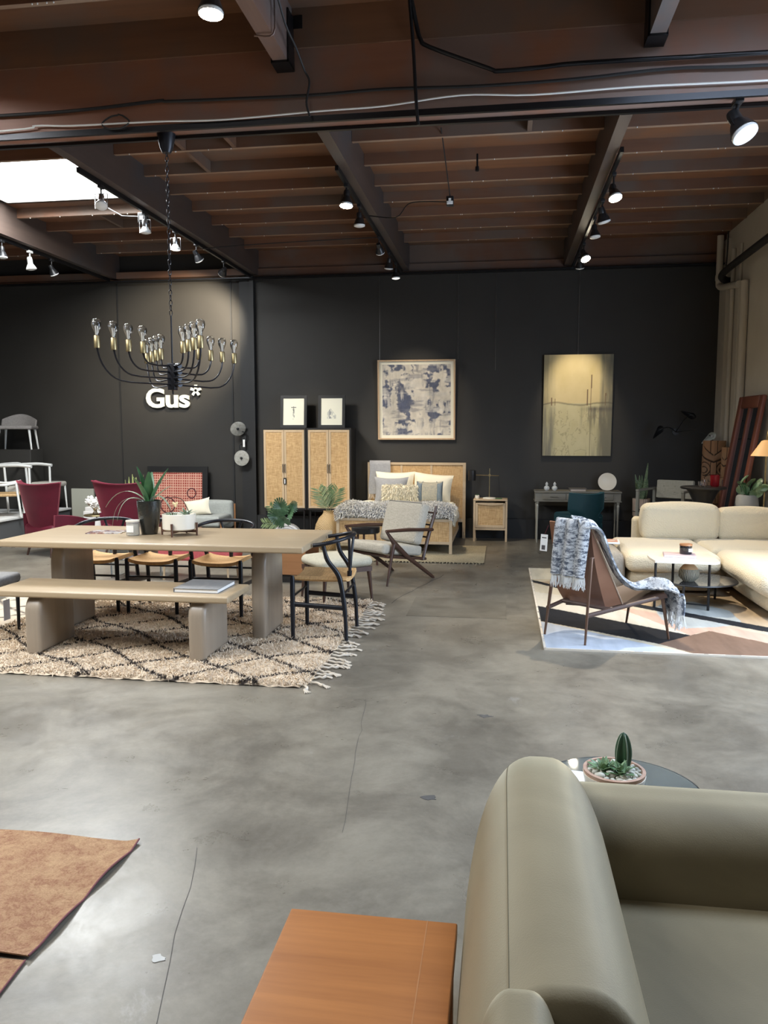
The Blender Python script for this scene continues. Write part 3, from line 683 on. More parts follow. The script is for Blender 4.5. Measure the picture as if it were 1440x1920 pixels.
# cabinets
def cabinet(loc,label):
    t=thing('cane_cabinet',label,'cabinet',loc,0,'black cane-door cabinets'); W=.69;H=1.68;D=.40
    obj('body',join(box(-W/2,-W/2+.025,0,D,.43,H),box(W/2-.025,W/2,0,D,.43,H),box(-W/2+.025,W/2-.025,0,D,H-.025,H),box(-W/2+.025,W/2-.025,0,D,.43,.455),box(-W/2+.025,W/2-.025,D-.01,D,.455,H-.025)),'cabinet_black',t,smooth=0)
    for s in (-1,1):
        x0=-.319 if s<0 else .003; x1=-.003 if s<0 else .319
        d=obj('door',join(box(x0,x0+.032,.0,.02,.458,1.652),box(x1-.032,x1,.0,.02,.458,1.652),box(x0+.032,x1-.032,0,.02,.458,.492),box(x0+.032,x1-.032,0,.02,1.618,1.652)),'pale_wood',t,smooth=0)
        obj('cane_panel',box(x0+.032,x1-.032,.006,.014,.492,1.618),'cane',d,smooth=0)
        obj('handle',tube([(s*.016,-.002,1.0),(s*.016,-.02,1.01),(s*.016,-.02,1.12),(s*.016,-.002,1.13)],.005,6),'black_metal',d)
    for a in (-1,1):
        for b_ in (.04,D-.04): obj('leg',tube([(a*.30,b_,0),(a*.30,b_,.43)],.014,8),'black_metal',t)
    obj('leg_rail',join(box(-.30,.30,.035,.045,.40,.43),box(-.30,.30,D-.045,D-.035,.40,.43)),'black_metal',t)
    return t
c1=cabinet((-3.305,11.76,0),'black cabinet with cane doors, left one of the pair, with a tag on its door')
tg_=obj('door_tag',box(-.01,.035,-.012,-.010,.82,.92),'black_frame',c1,smooth=0); obj('tag_print',box(.005,.02,-.0125,-.0119,.83,.90),'label_white',tg_,smooth=0)
c2=dup(c1,(-2.605,11.76,0),0,'black cabinet with cane doors, right one of the pair, beside the bed')
for ch_ in list(c2.children):
    if ch_.name.startswith('door_tag'):
        for q in list(ch_.children): bpy.data.objects.remove(q)
        bpy.data.objects.remove(ch_)
# two small framed prints on the cabinets
def small_print(loc,kind,label):
    t=thing('framed_print',label,'picture',loc,0,'small framed prints on the cabinets',rot=(R(-5),0,0)); W=.42;H=.50
    obj('frame',frame_geo(W,H,.044,-.02,.0),'black_frame',t,smooth=0)
    n1,n2=84,104; im=np.ones((n2,n1,3))*np.array((.76,.74,.60)); X,Z=np.meshgrid(np.linspace(-1,1,n1),np.linspace(0,1,n2)); nz=fbm(n1,n2,14,3 if kind else 8,4,(2,1))
    if kind:
        m=(abs(X)<.05+.05*nz)&(Z>.22)&(Z<.62)&(nz>.45); im[m]=(.25,.25,.22); m=(abs(Z-.66)<.016)&(abs(X)<.24); im[m]=(.1,.1,.09); m=(abs(X)<.03)&(Z>.5)&(Z<.70); im[m]=(.12,.12,.1)
    else:
        m=(abs(X)<.42)&(Z>.24)&(Z<.62-.5*abs(X+.1))&(nz>.40); im[m]=(.48,.48,.42); m=(abs(X+.15)<.09)&(Z>.25)&(Z<.58)&(nz>.42); im[m]=(.28,.29,.28)
    canvas('print',W-.085,H-.085,im,'print_paint',t,-.012).location=(0,0,.0425)
    obj('backing',box(-W/2+.01,W/2-.01,-.006,.0,.01,H-.01),'black_frame',t,smooth=0)
small_print((-3.20,11.96,1.682),1,'small black framed print of a slim dark figure standing on the left cabinet')
small_print((-2.60,11.96,1.682),0,'small black framed print with a faint grey smudge standing on the right cabinet')
# large blue and cream abstract
t=thing('abstract_painting','large square blue and cream abstract painting in a pale wood frame','painting',(-1.31,12.19,1.505),0,rot=(R(3),0,0))
W,H=1.19,1.21
obj('frame',frame_geo(W,H,.022,-.05,.0),'pale_oak_frame',t,smooth=0); obj('mat_border',box(-W/2+.022,W/2-.022,-.02,-.008,.022,H-.022),'mat_board',t,smooth=0)
n=150; X,Z=np.meshgrid(np.linspace(0,1,n),np.linspace(0,1,n)); nA=fbm(n,n,5,2,6,(1,2)); nB=fbm(n,n,5,5,6,(2.4,1)); nC=fbm(n,n,22,6,4)
def blob(x0,x1,z0,z1,s=.05):
    d=np.minimum(np.minimum(X-x0,x1-X),np.minimum(Z-z0,z1-Z)); return d+(nA-.5)*.30+(nB-.5)*.16>0
blue=(nA*.5+nB*.5>.50)
for q in [(.22,.42,.28,.76),(.0,.12,.30,.95),(.72,.84,.62,.78),(.20,.38,.0,.12),(.84,1.0,.25,.50),(.22,.42,.17,.24),(.10,.40,.88,1.02),(.68,.82,.22,.36),(.9,1.02,.7,.95)]: blue|=blob(*q)
for q in [(.13,.2,.2,.98),(.45,.62,.3,1.0),(.84,.92,.2,.9),(.42,1.0,.0,.18),(.0,.18,.0,.24),(.44,.72,.5,.66),(.02,.9,.80,.86)]: blue&=~blob(q[0]+.02,q[1]-.02,q[2]+.02,q[3]-.02)
im=np.where(blue[...,None],np.array((.075,.088,.135)),np.array((.60,.55,.46)))
sm=im.copy()
for _ in range(1): sm=(im+np.roll(im,1,0)+np.roll(im,-1,0)+np.roll(im,1,1)+np.roll(im,-1,1))/5
nS=fbm(n,n,4,41,6,(4,.8)); nT=fbm(n,n,4,42,6,(.8,4))
k=np.clip((nS-.56)*7,0,1)[...,None]*.75; sm=sm*(1-k)+np.array((.58,.54,.47))*k
k=np.clip((nT-.57)*7,0,1)[...,None]*.70; sm=sm*(1-k)+np.array((.56,.53,.47))*k
k=np.clip((.40-nS)*9,0,1)[...,None]*.55; sm=sm*(1-k)+np.array((.13,.14,.18))*k
k=np.clip((.38-nT)*9,0,1)[...,None]*.55; sm=sm*(1-k)+np.array((.17,.17,.20))*k
im=sm*(.70+.55*nB[...,None])*(.85+.3*nC[...,None])
canvas('canvas',W-.14,H-.14,im,'canvas_paint',t,-.022).location=(0,0,.07)
# yellow landscape
t=thing('landscape_painting','large unframed yellow and grey painting of blurred boats on the far wall','painting',(1.10,12.185,1.265),0,rot=(R(1.5),0,R(0)))
W,H=1.0,1.495
obj('stretcher',box(-W/2,W/2,-.028,.0,0,H),'canvas_paint',t,smooth=0,cols=np.tile((.42,.38,.27,1),(8,1)))
nx_,ny_=130,190; X,Z=np.meshgrid(np.linspace(0,1,nx_),np.linspace(0,1,ny_)); a=fbm(nx_,ny_,3,11,5,(3,.6)); b_=fbm(nx_,ny_,6,12,6,(1,1)); c_=fbm(nx_,ny_,5,13,5,(7,.8))
im=np.ones((ny_,nx_,3))*np.array((.66,.54,.28)); up_=Z>.52
im=np.where((Z<.52)[...,None],np.array((.58,.52,.30)),im)
im+=(b_[...,None]-.5)*.12
edge=np.clip((abs(X-.5)*2-.62)/.38,0,1)+np.clip((.62-Z)/.6,0,1)*np.clip(abs(X-.45)*2-.45,0,1)
k=np.clip(edge*(.45+1.5*c_),0,1)[...,None]*np.where(X>.5,.95,.6)[...,None]; im=im*(1-k)+np.array((.15,.14,.095))*k
k=(np.clip((X-.80)/.05,0,1)*np.clip(.15+1.3*c_,0,1))[...,None]*.8; im=im*(1-k)+np.array((.20,.185,.125))*k
k=(np.clip((.50-Z)/.03,0,1)*np.clip((Z-.22)/.15,0,1)*np.clip((X-.52)/.1,0,1)*np.clip(c_*3-1.05,0,1))[...,None]*.8; im=im*(1-k)+np.array((.15,.14,.10))*k
k=(np.clip((.50-Z)/.03,0,1)*np.clip((.20-X)/.08,0,1)*np.clip(c_*3-1.0,0,1))[...,None]*.75; im=im*(1-k)+np.array((.19,.18,.14))*k
k=((np.abs(b_-.5)<.012)&(Z<.45)&(X>.15)&(X<.9))[...,None]*.45; im=im*(1-k)+np.array((.25,.20,.11))*k
ln=np.abs(Z-(.515+.012*np.sin(9*X)+.02*(b_-.5))); k=np.clip(1-ln/.012,0,1)[...,None]*.75; im=im*(1-k)+np.array((.10,.085,.06))*k
k=(np.clip(1-np.abs(Z-.465)/.035,0,1)*np.clip((X-.5)*3,0,1)*(.4+c_))[...,None]*.8; im=im*(1-np.clip(k,0,1))+np.array((.10,.085,.075))*np.clip(k,0,1)
k=(np.clip((.52-Z)/.02,0,1)*np.clip((.20-Z+.30)/.3,0,1)*np.clip(c_*1.8-.75,0,1)*np.clip((abs(X-.42)-.14)*5,0,1))[...,None]; im=im*(1-.55*k)+np.array((.19,.17,.12))*.55*k
for (mx,z0,z1) in [(.12,.5,.58),(.69,.46,.80),(.64,.5,.66),(.9,.5,.62),(.17,.5,.57)]:
    k=((abs(X-mx-.01*(Z-.5))<.006)&(Z>z0)&(Z<z1))[...,None]; im=np.where(k,np.array((.17,.10,.055)),im)
k=((abs(X-.69)<.004)&(Z<.46))[...,None]; im=np.where(k,np.array((.25,.21,.12)),im)
canvas('canvas',W,H,im,'canvas_paint',t,-.0285)

# bed
wood('bed_wood',(.52,.40,.26),(.43,.32,.20),'x',14,.5)
M('bedding_cream',(.76,.70,.54),.85,n=(20,(.70,.64,.48)),b=(35,.35,.01),sheen=.2)
bed=thing('cane_bed','low bed with pale wood and cane headboard and footboard by the dark wall','bed',(0,0,0))
hb=obj('headboard',join(box(-2.05,-2.005,12.03,12.08,0,1.155),box(-.585,-.54,12.03,12.08,0,1.155),box(-2.005,-.585,12.03,12.08,1.12,1.155),box(-2.005,-.585,12.03,12.08,.25,.30),box(-1.54,-1.51,12.035,12.07,.30,1.12),box(-1.08,-1.05,12.035,12.07,.30,1.12)),'bed_wood',bed,smooth=0)
obj('cane_panel',box(-2.005,-.585,12.045,12.065,.30,1.12),'cane',hb,smooth=0)
fb=obj('footboard',join(box(-2.19,-2.15,10.33,10.37,0,.475),box(-.675,-.635,10.33,10.37,0,.475),box(-2.15,-.675,10.33,10.37,.44,.475),box(-2.15,-.675,10.33,10.37,.14,.175)),'bed_wood',bed,smooth=0)
obj('cane_panel',box(-2.15,-.675,10.342,10.358,.175,.44),'cane',fb,smooth=0)
sr_=obj('side_rail',join(box(-.675,-.64,10.37,12.03,.14,.20),box(-.675,-.64,10.37,12.03,.40,.44)),'bed_wood',bed,smooth=0); obj('cane_panel',box(-.668,-.65,10.37,12.03,.20,.40),'cane',sr_,smooth=0)
obj('side_rail',box(-2.18,-2.14,10.37,12.03,.14,.44),'bed_wood',bed,smooth=0)
for x in (-2.1,-.78): obj('leg',box(x,x+.05,11.95,12.0,0,.14),'bed_wood',bed,smooth=0)
obj('mattress',rbox(-2.13,-.69,10.39,12.0,.30,.56,.05,3),'bedding_cream',bed)
# quilt draping over the sides
def quilt(u,v):
    s=(u-.5)*2; y=10.44+1.30*v
    w_=.70; a=abs(s); 
    if a<.8: x=s/.8*w_; z=.585
    else:
        q=(a-.8)/.2; x=math.copysign(w_+.075*math.sin(q*PI/2)+.02*q,s); z=.585-.21*q**1.2
    z+=.006*math.sin(38*y)+.005*math.sin(30*x)+.01*math.sin(5*y+3*x)
    if a>.95: z+=.02*math.sin(14*y)
    return (-1.41+x,y,z)
q_=obj('quilt',sheet(quilt,60,70,.018),'bedding_cream',None); tag(q_,'cream stitched quilt spread over the bed','quilt')
M('cotton_cream',(.80,.73,.56),.85,b=(14,.3,.012),sheen=.2); weave('grey_linen',(.33,.33,.33),(.25,.25,.26),120,.9); M('fur_cream',(.80,.74,.60),.9,vcol=True,sheen=.3)
weave('sand_linen',(.47,.40,.28),(.24,.25,.22),130,.9); M('slate_blue',(.13,.17,.19),.8,n=(40,(.17,.20,.22)))
def cushion(name,cx_,cy0,cz,w_,h_,t_,tilt,mat,label,yaw=0,pinch=.07,seed=0):
    o=obj(name,pillow(w_,h_,t_,pinch,14,seed),mat,None,loc=(cx_,cy0,cz),rot=(R(-tilt),0,R(yaw)),smooth=60); tag(o,label,'pillow','pillows on the bed'); return o
cushion('pillow',-1.60,11.84,.80,.60,.46,.20,12,'cotton_cream','cream pillow at the back left of the bed with pointed corners',0,.09)
p2_=cushion('pillow',-1.03,11.84,.78,.60,.44,.20,10,'cotton_cream','cream pillow at the back right of the bed',-3,.07); p2_.rotation_euler[1]=R(5)
cushion('pillow',-1.63,11.64,.75,.52,.42,.15,12,'grey_linen','grey linen pillow behind the furry cushion',0,.13)
t=obj('pillow',pillow(.38,.34,.14,.12,14),'sand_linen',None,loc=(-1.045,11.55,.735),rot=(R(-14),0,R(0)),smooth=60); tag(t,'beige woven cushion with slate blue side panels on the bed','pillow','pillows on the bed')
for s in (-1,1): obj('side_panel',pillow(.10,.335,.145,.12,8),'slate_blue',t,loc=(s*.145,-.006,0),smooth=60)
# furry lumbar cushion
t=thing('furry_cushion','long cream furry cushion propped at the front of the pillows','cushion',(-1.475,11.48,.71),0,'pillows on the bed',rot=(R(-16),0,0))
g=pillow(.54,.28,.15,.05,14); obj('cushion_body',g,'cotton_cream',t,smooth=60)
def surf_tufts(g,n,ln,wd,jit,colf,rng,bias=(0,0,-.6),cond=None):
    V=np.array(g[0]); F=[f for f in g[1]]; C=[];N=[]
    tri=[]
    for f in F:
        for k in range(1,len(f)-1): tri.append((f[0],f[k],f[k+1]))
    T=np.array(tri); A,B,C_=V[T[:,0]],V[T[:,1]],V[T[:,2]]; nn=np.cross(B-A,C_-A); ar=np.linalg.norm(nn,axis=1); nn/=np.maximum(ar[:,None],1e-12)
    if cond is not None: ar=ar*np.array([1.0 if cond(c,q) else 0 for c,q in zip((A+B+C_)/3,nn)])
    pick=rng.choice(len(T),n,p=ar/ar.sum()); r1=rng.rand(n,1); r2=rng.rand(n,1); sw=(r1+r2)>1; r1=np.where(sw,1-r1,r1); r2=np.where(sw,1-r2,r2)
    P=A[pick]+r1*(B-A)[pick]+r2*(C_-A)[pick]; Nn=nn[pick]+np.array(bias)
    cc=np.repeat(np.array([colf(p,rng) for p in P]),5,axis=0)
    return tufts(P,Nn,ln,wd,jit,rng),cc
rg=np.random.RandomState(21)
g2,cc=surf_tufts(g,2600,.045,.010,.35,lambda p,r:np.array([.80,.74,.58,1])*(.7+.4*r.rand()) ,rg,(0,0,-.8)); cc[:,3]=1
obj('fur',g2,'fur_cream',t,cols=cc,smooth=0,kind='stuff')
# faux fur throw across the foot of the bed
def furth(u,v):
    x=-2.20+1.58*u; y=10.27+.62*v; s=v
    z=.63
    if v<.25: q=(.25-v)/.25; y=10.27+.155-.10*math.sin(q*PI/2); z=.63-.14*q**1.3
    e=0
    if u>.93: q=(u-.93)/.07; z-=.05*q*q
    if u<.06: q=(.06-u)/.06; z-=.05*q*q
    return (x,y+.02*math.sin(9*x),z+.012*math.sin(11*x+4*y))
t=thing('fur_throw','silvery faux fur throw laid across the foot of the bed','blanket',(0,0,0))
g=sheet(furth,46,16,.03); obj('backing',g,'grey_linen',t)
def fcol(p,r):
    k=r.rand(); c=np.array((.74,.71,.65)) if k<.7 else np.array((.60,.58,.55))
    if p[0]<-1.95: c=c*.6+np.array((.62,.56,.44))*.4
    return np.append(c*(.8+.35*r.rand()),1)
g2,cc=surf_tufts((g[0],g[1][:46*16]),11000,.055,.010,.45,fcol,rg,(0,-.8,.1)); 
# make sure blades stand outward: orient by face order of the sheet's top
obj('fur',g2,'fur_cream',t,cols=cc,smooth=0,kind='stuff')
# grey throw hanging over the headboard
def thr(u,v):
    x=-2.02+.32*u; s=v
    if s<.30: q=s/.30; return (x,12.105,1.06+.10*q)
    if s<.36: q=(s-.30)/.06; return (x,12.105-.09*q,1.175+.004*math.sin(q*PI))
    q=(s-.36)/.64; return (x+.01*math.sin(6*q),12.012-.05*q+.006*math.sin(20*u),1.172-.50*q)
t=thing('grey_throw','grey woven throw hanging over the left end of the headboard','blanket',(0,0,0))
obj('cloth',sheet(thr,12,26,.006),'grey_linen',t)
obj('fringe',join(*[tube([(-2.015+.0155*k,11.965,.675),(-2.015+.0155*k+random.uniform(-.01,.01),11.955,.64),(-2.015+.0155*k+random.uniform(-.015,.015),11.95,.60)],.004,5) for k in range(21)]),'tassel_cotton',t)
# rug under the bed
weave('jute',(.40,.34,.22),(.22,.18,.11),60,.95)
t=thing('jute_rug','woven jute rug reaching out from under the foot of the bed','rug',(0,0,0))
def jr(u,v):
    x=-2.5+2.30*u; y=9.68+1.5*v; return (x,y,.012+.005*math.sin(x*160)*math.sin(y*70))
obj('rug_body',grid(jr,230,40),'jute',t)
obj('border',join(*[tube([(-2.5+.046*k,9.69,.008),(-2.5+.046*k+random.uniform(-.01,.01),9.655,.007)],.008,6) for k in range(50)]),'jute',t)
# nightstand + lamp
t=thing('nightstand','small pale wood nightstand with a cane drawer front','nightstand',(-.16,11.92,0)); W=.25
obj('frame',join(*[box(a,a+.03,-.18,-.15,0,.61) for a in (-W,W-.03)],*[box(a,a+.03,.15,.18,0,.61) for a in (-W,W-.03)],box(-W+.03,W-.03,-.18,-.155,.17,.20),box(-W,-W+.02,-.15,.15,.17,.60),box(W-.02,W,-.15,.15,.17,.60),box(-W+.03,W-.03,.155,.175,.17,.60),box(-W+.02,W-.02,-.155,.155,.17,.185)),'pale_wood',t,smooth=0)
obj('top',rbox(-W-.002,W+.002,-.185,.185,.605,.625,.006),'pale_wood',t)
d=obj('drawer',join(box(-W+.034,W-.034,-.185,-.17,.205,.245),box(-W+.034,W-.034,-.185,-.17,.555,.572),box(-W+.034,-W+.065,-.185,-.17,.245,.555),box(W-.065,W-.034,-.185,-.17,.245,.555)),'pale_wood',t,smooth=0)
obj('cane_panel',box(-W+.065,W-.065,-.178,-.172,.245,.555),'cane',d,smooth=0)
P=[(-.19,.575),(.19,.575)]+[(.19-.38*k/10,.555-.012*math.sin(PI*k/10)) for k in range(11)]
obj('handle',prism(P,-.20,-.172,'y'),'pale_wood',d,smooth=0)
t=thing('desk_lamp','brass desk lamp with a black cylinder shade on the nightstand','lamp',(-.18,11.90,.625))
obj('base',lathe([(0,0),(.095,0),(.10,.006),(.09,.018),(.02,.024),(0,.024)],28),'cream_ceramic',t)
obj('pole',tube([(0,0,.02),(0,0,.455)],.006,10),'brass',t); obj('arm',tube([(-.21,0,.355),(.135,0,.345)],.0045,8),'brass',t)
obj('clamp',rbox(-.014,.014,-.014,.014,.335,.37,.004),'brass',t)
obj('lamp_shade',lathe([(.053,.27),(.055,.275),(.055,.42),(.03,.43),(0,.43)],24,(-.26,0,0)),'black_metal',t)
obj('cord',tube(smoothpath([(.135,0,.345),(.14,.005,.25),(.15,.01,.12),(.16,.02,.02)],4),.003,6),'black_rubber',t)
t=thing('small_plant_pot','tiny white pot with a small green plant on the nightstand','plant pot',(-.36,11.90,.625)); obj('pot',lathe([(0,0),(.026,0),(.034,.02),(.032,.05),(.028,.052),(0,.045)],20),'cream_ceramic',t)
obj('plant',join(*[xf(leafblade(.03,.012,.4,.2,4),(0,0,.045),(0,.5,k*.9)) for k in range(7)]),'dark_leaf',t)
o=obj('eye_pillow',rbox(-.05,.05,-.03,.03,0,.012,.005),'dark_leaf',None,loc=(-.04,11.88,.625)); tag(o,'small dark green tray lying beside the brass lamp base','tray')
# tall woven basket vase + palm
_,nt,bs=_new('basket_weave'); bs.inputs['Roughness'].default_value=.6
tc=nt.nodes.new('ShaderNodeTexCoord'); wv=nt.nodes.new('ShaderNodeTexWave'); wv.bands_direction='DIAGONAL'; wv.inputs['Scale'].default_value=22; wv.inputs['Distortion'].default_value=1.5; nt.links.new(tc.outputs['Object'],wv.inputs['Vector'])
f2=noise_fac(nt,60,(1,1,1),3); nt.links.new(mix(nt,wv.outputs['Fac'],mix(nt,f2,(.24,.14,.055),(.36,.22,.09)),(.66,.46,.22)),bs.inputs['Base Color']); bump(nt,bs,wv.outputs['Fac'],.5,.006)
t=thing('rattan_vase','round woven rattan floor vase with palm leaves beside the bed','vase',(-2.345,10.55,0))
obj('basket',lathe([(0,0),(.10,0),(.15,.06),(.188,.17),(.195,.26),(.175,.36),(.13,.45),(.08,.50),(.068,.53),(.072,.545),(.06,.545),(.05,.50),(0,.48)],32),'basket_weave',t)
def palm(nl,L_,spread,bias=0,seed=1,leaf=.17,cnt=13):
    r=random.Random(seed); fr=[]
    for k in range(nl):
        az=bias+r.uniform(-spread,spread); tl=r.uniform(.05,.5)*(1 if k%2 else -1)
        d=Vector((math.sin(tl)*math.cos(az),math.sin(tl)*math.sin(az),math.cos(tl)))
        pts=[Vector((0,0,0))+d*L_*q/6+Vector((0,0,-.02*(q/6)**2)) for q in range(7)]
        g=[tube(pts,[.004]*6+[.002],5)]
        sd=Vector((0,-1,0)).cross(d).normalized() if abs(d.y)<.9 else Vector((1,0,0))
        for q in range(cnt):
            tt=.25+.75*q/(cnt-1); p=d*L_*tt
            for s in (-1,1):
                ld=(d*.75+sd*s*1.0+Vector((0,r.uniform(-.3,.1),r.uniform(-.1,.15)))).normalized(); ll=leaf*(1-.45*abs(tt-.55)*1.6)*r.uniform(.85,1.1)
                q_=ld.to_track_quat('Z','Y').to_matrix().to_4x4(); b_=leafblade(ll,.020,.12,.25,6)
                g.append(([tuple(p+(q_@Vector(v))) for v in b_[0]],b_[1]))
        fr.append(join(*g))
    return fr
M('palm_green',(.09,.15,.06),.45,n=(20,(.20,.26,.11))); M('palm_pale',(.30,.34,.18),.45,n=(15,(.20,.26,.11)))
for i,g in enumerate(palm(3,.36,1.2,0,5)): obj('frond',xf(g,(0,0,.50)),'palm_pale' if i==0 else 'palm_green',t)
# monstera in a white ribbed vase
M('monstera_green',(.035,.09,.04),.35,n=(14,(.10,.18,.09)),coat=.2)
def monstera(S,seed=0):
    # split leaf: outline with deep notches, in the xz plane, gently cupped
    P=[];n=9
    for s in (1,-1):
        rng_=range(n) if s>0 else reversed(range(n))
        for k in rng_:
            a0=R(-160+ (k)*170/n); 
            for da,rr_ in ((0,.42),(3,.92),(12,1.0),(16,.90),(17.5,.36)):
                a=R(-70+k*160/n+da*.95); rad=S*rr_*(.62+.12*math.cos(a*1.0)+.10*math.sin(k))
                P.append((s*rad*math.cos(a),rad*math.sin(a)*1.15) if True else None)
            if s<0: P[-5:]=P[-5:][::-1]
    def z_(x,y): return -.9*(x*x)/S*.5-.25*y*y/S
    c=(0,-.2*S); V=[(c[0],0,c[1])]+[(x,z_(x,y),y) for x,y in P]; m=len(V); V+= [(a,b+.0015,c2) for a,b,c2 in V]
    F=[]
    k=len(P)
    for i in range(k):
        j=(i+1)%k; F.append((0,1+i,1+j)); F.append((m,m+1+j,m+1+i)); F.append((1+i,m+1+i,m+1+j,1+j))
    return V,F
t=thing('monstera_vase','white ribbed arch-shaped vase with big split monstera leaves','plant',(-2.70,9.72,0))
M('vase_white',(.66,.63,.60),.5)
prof=[( -.19,0),(.19,0)]+[(.19*math.cos(PI*k/16),.27+.19*math.sin(PI*k/16)) for k in range(17)]
obj('vase',join(xf(prism(prof,-.05,.05,'y')),*[tube([(-r_,-.052,.0)]+[(r_*math.cos(PI-PI*k/14),-.052,.27+r_*math.sin(PI*k/14)) for k in range(15)]+[(r_,-.052,0)],.009,6) for r_ in (.17,.14,.11,.08)],lathe([(.035,.45),(.03,.49),(.045,.53),(.04,.53),(.02,.49)],16)),'vase_white',t)
for (x,y,z,s,rx,ry,rz) in [(-.08,-.02,.68,.15,8,-12,10),(.03,.0,.60,.14,-5,40,-30),(-.13,-.05,.56,.15,15,-60,15),(.06,.04,.67,.10,0,25,40),(-.02,-.1,.50,.12,30,-20,0)]:
    obj('leaf',monstera(s),'monstera_green',t,loc=(x,y,z),rot=(R(rx),R(ry),R(rz)))
obj('stem',join(*[tube(smoothpath([(0,0,.48),(x*.5,y*.5,.56),(x,y+.01,z)],3),.004,5) for x,y,z in ((-.08,-.02,.66),(.03,0,.58),(-.13,-.04,.54),(.06,.04,.65))]),'dark_leaf',t)
for i,g in enumerate(palm(2,.30,.3,PI,8,.11,10)): obj('frond',xf(g,(-.03,.06,.45),(0,R(-70-i*12),0)),'palm_green',t)
# side table behind the lounge chair
t=thing('black_side_table','small round black side table behind the dark-framed lounge chair','side table',(-1.62,9.35,0))
obj('top',lathe([(0,.405),(.16,.405),(.172,.415),(.172,.475),(.16,.485),(0,.485)],32),'black_metal',t)
for a in (30,150,270): obj('leg',tube([(.12*math.cos(R(a)),.12*math.sin(R(a)),.41),(.15*math.cos(R(a)),.15*math.sin(R(a)),0)],.014,8),'walnut',t)

# ================================================================ lounge chair with Z-shaped sides
weave('tweed',(.52,.475,.39),(.33,.30,.24),170,.9); wood('dark_walnut',(.075,.035,.022),(.045,.022,.015),'y',14,.35,.15)
t=thing('lounge_chair','grey tweed lounge chair with dark wood Z-shaped arms facing left','armchair',(-1.21,8.60,0),R(142))
# local: faces +y; x lateral
def bar(pts,w_,th): return tube(pts,w_,4,flat=th)
for s in (-1,1):
    x=s*.325
    obj('side_frame',join(tube([(x,.375,.585),(x,.05,.575),(x,-.33,.545)],[.016,.022,.018],8,1.3,up=(1,0,0)),
        tube([(x,.375,.585),(x,.27,.46),(x,.05,.275),(x,-.32,.03),(x,-.36,.0)],[.015,.030,.026,.020,.012],8,.75,up=(1,0,0)),
        tube([(x,.26,.45),(x,.30,.30),(x,.365,0)],[.026,.020,.012],8,.8,up=(1,0,0))),'dark_walnut',t)
    obj('back_post',tube([(x*.93,-.20,.22),(x*.93,-.30,.50),(x*.93,-.42,.80)],[.018,.022,.014],8,1,up=(1,0,0)),'dark_walnut',t)
obj('seat_frame',join(tube([(-.31,.33,.31),(.31,.33,.31)],.018,8),tube([(-.31,-.2,.23),(.31,-.2,.23)],.018,8),*[tube([(s*.30,.36,.315),(s*.30,-.25,.225)],.016,8) for s in (-1,1)]),'dark_walnut',t)
obj('back_slat',join(*[tube([(-.30,-.23-.065*k,.33+.13*k),(.30,-.23-.065*k,.33+.13*k)],.010,6) for k in range(4)]),'dark_walnut',t)
obj('seat_cushion',xf(rbox(-.29,.29,-.30,.30,-.055,.055,.03,3,6,.012),(0,.09,.355),(R(8),0,0)),'tweed',t)
bc_=obj('back_cushion',xf(rbox(-.29,.29,-.06,.06,-.22,.24,.04,3,6,.014),(0,-.21,.60),(R(18),0,0)),'tweed',t)
M('piping',(.20,.19,.17),.8)
pp=[(-.28,-.25,-.19),(-.28,-.25,.21)]
obj('piping',xf(tube([(-.27,.05,-.19),(-.27,.05,.21),(-.25,.05,.235),(.25,.05,.235),(.27,.05,.21),(.27,.05,-.19),(.25,.05,-.215),(-.25,.05,-.215)],.005,6,closed=True),(0,-.21,.60),(R(18),0,0)),'piping',bc_)
# footstool
weave('boucle_grey',(.52,.49,.38),(.38,.35,.27),150,.95)
t=thing('footstool','grey cushioned footstool with dark wooden legs behind the right wishbone chair','footstool',(-1.575,7.43,0),R(40))
obj('cushion',rbox(-.27,.27,-.25,.25,.335,.43,.045,3,8,.022),'boucle_grey',t)
obj('frame',join(box(-.26,.26,-.24,-.215,.29,.335),box(-.26,.26,.215,.24,.29,.335),box(-.26,-.235,-.215,.215,.29,.335),box(.235,.26,-.215,.215,.29,.335)),'dark_walnut',t,smooth=0)
for a in (-1,1):
    for b_ in (-1,1): obj('leg',tube([(a*.235,b_*.215,.31),(a*.262,b_*.235,0)],[.024,.011],8),'dark_walnut',t)
# low walnut cabinet behind the table
wood('teak',(.42,.20,.085),(.30,.135,.055),'x',9,.35,.2)
t=thing('low_cabinet','low reddish wood cabinet with an open side shelf behind the dining table','cabinet',(-2.31,8.30,0))
obj('carcass',join(box(-.28,.24,-.15,-.13,.09,.40),box(-.28,-.26,-.13,.5,.09,.40),box(-.26,.24,.48,.5,.09,.40),box(-.26,.24,-.13,.48,.09,.115),box(.0,.02,-.13,.48,.115,.40),box(.02,.24,-.13,.48,.235,.25)),'teak',t,smooth=0)
obj('top',rbox(-.285,.245,-.155,.505,.40,.42,.004),'teak',t); obj('plinth',box(-.25,.21,-.12,.47,0,.09),'cabinet_black',t,smooth=0)

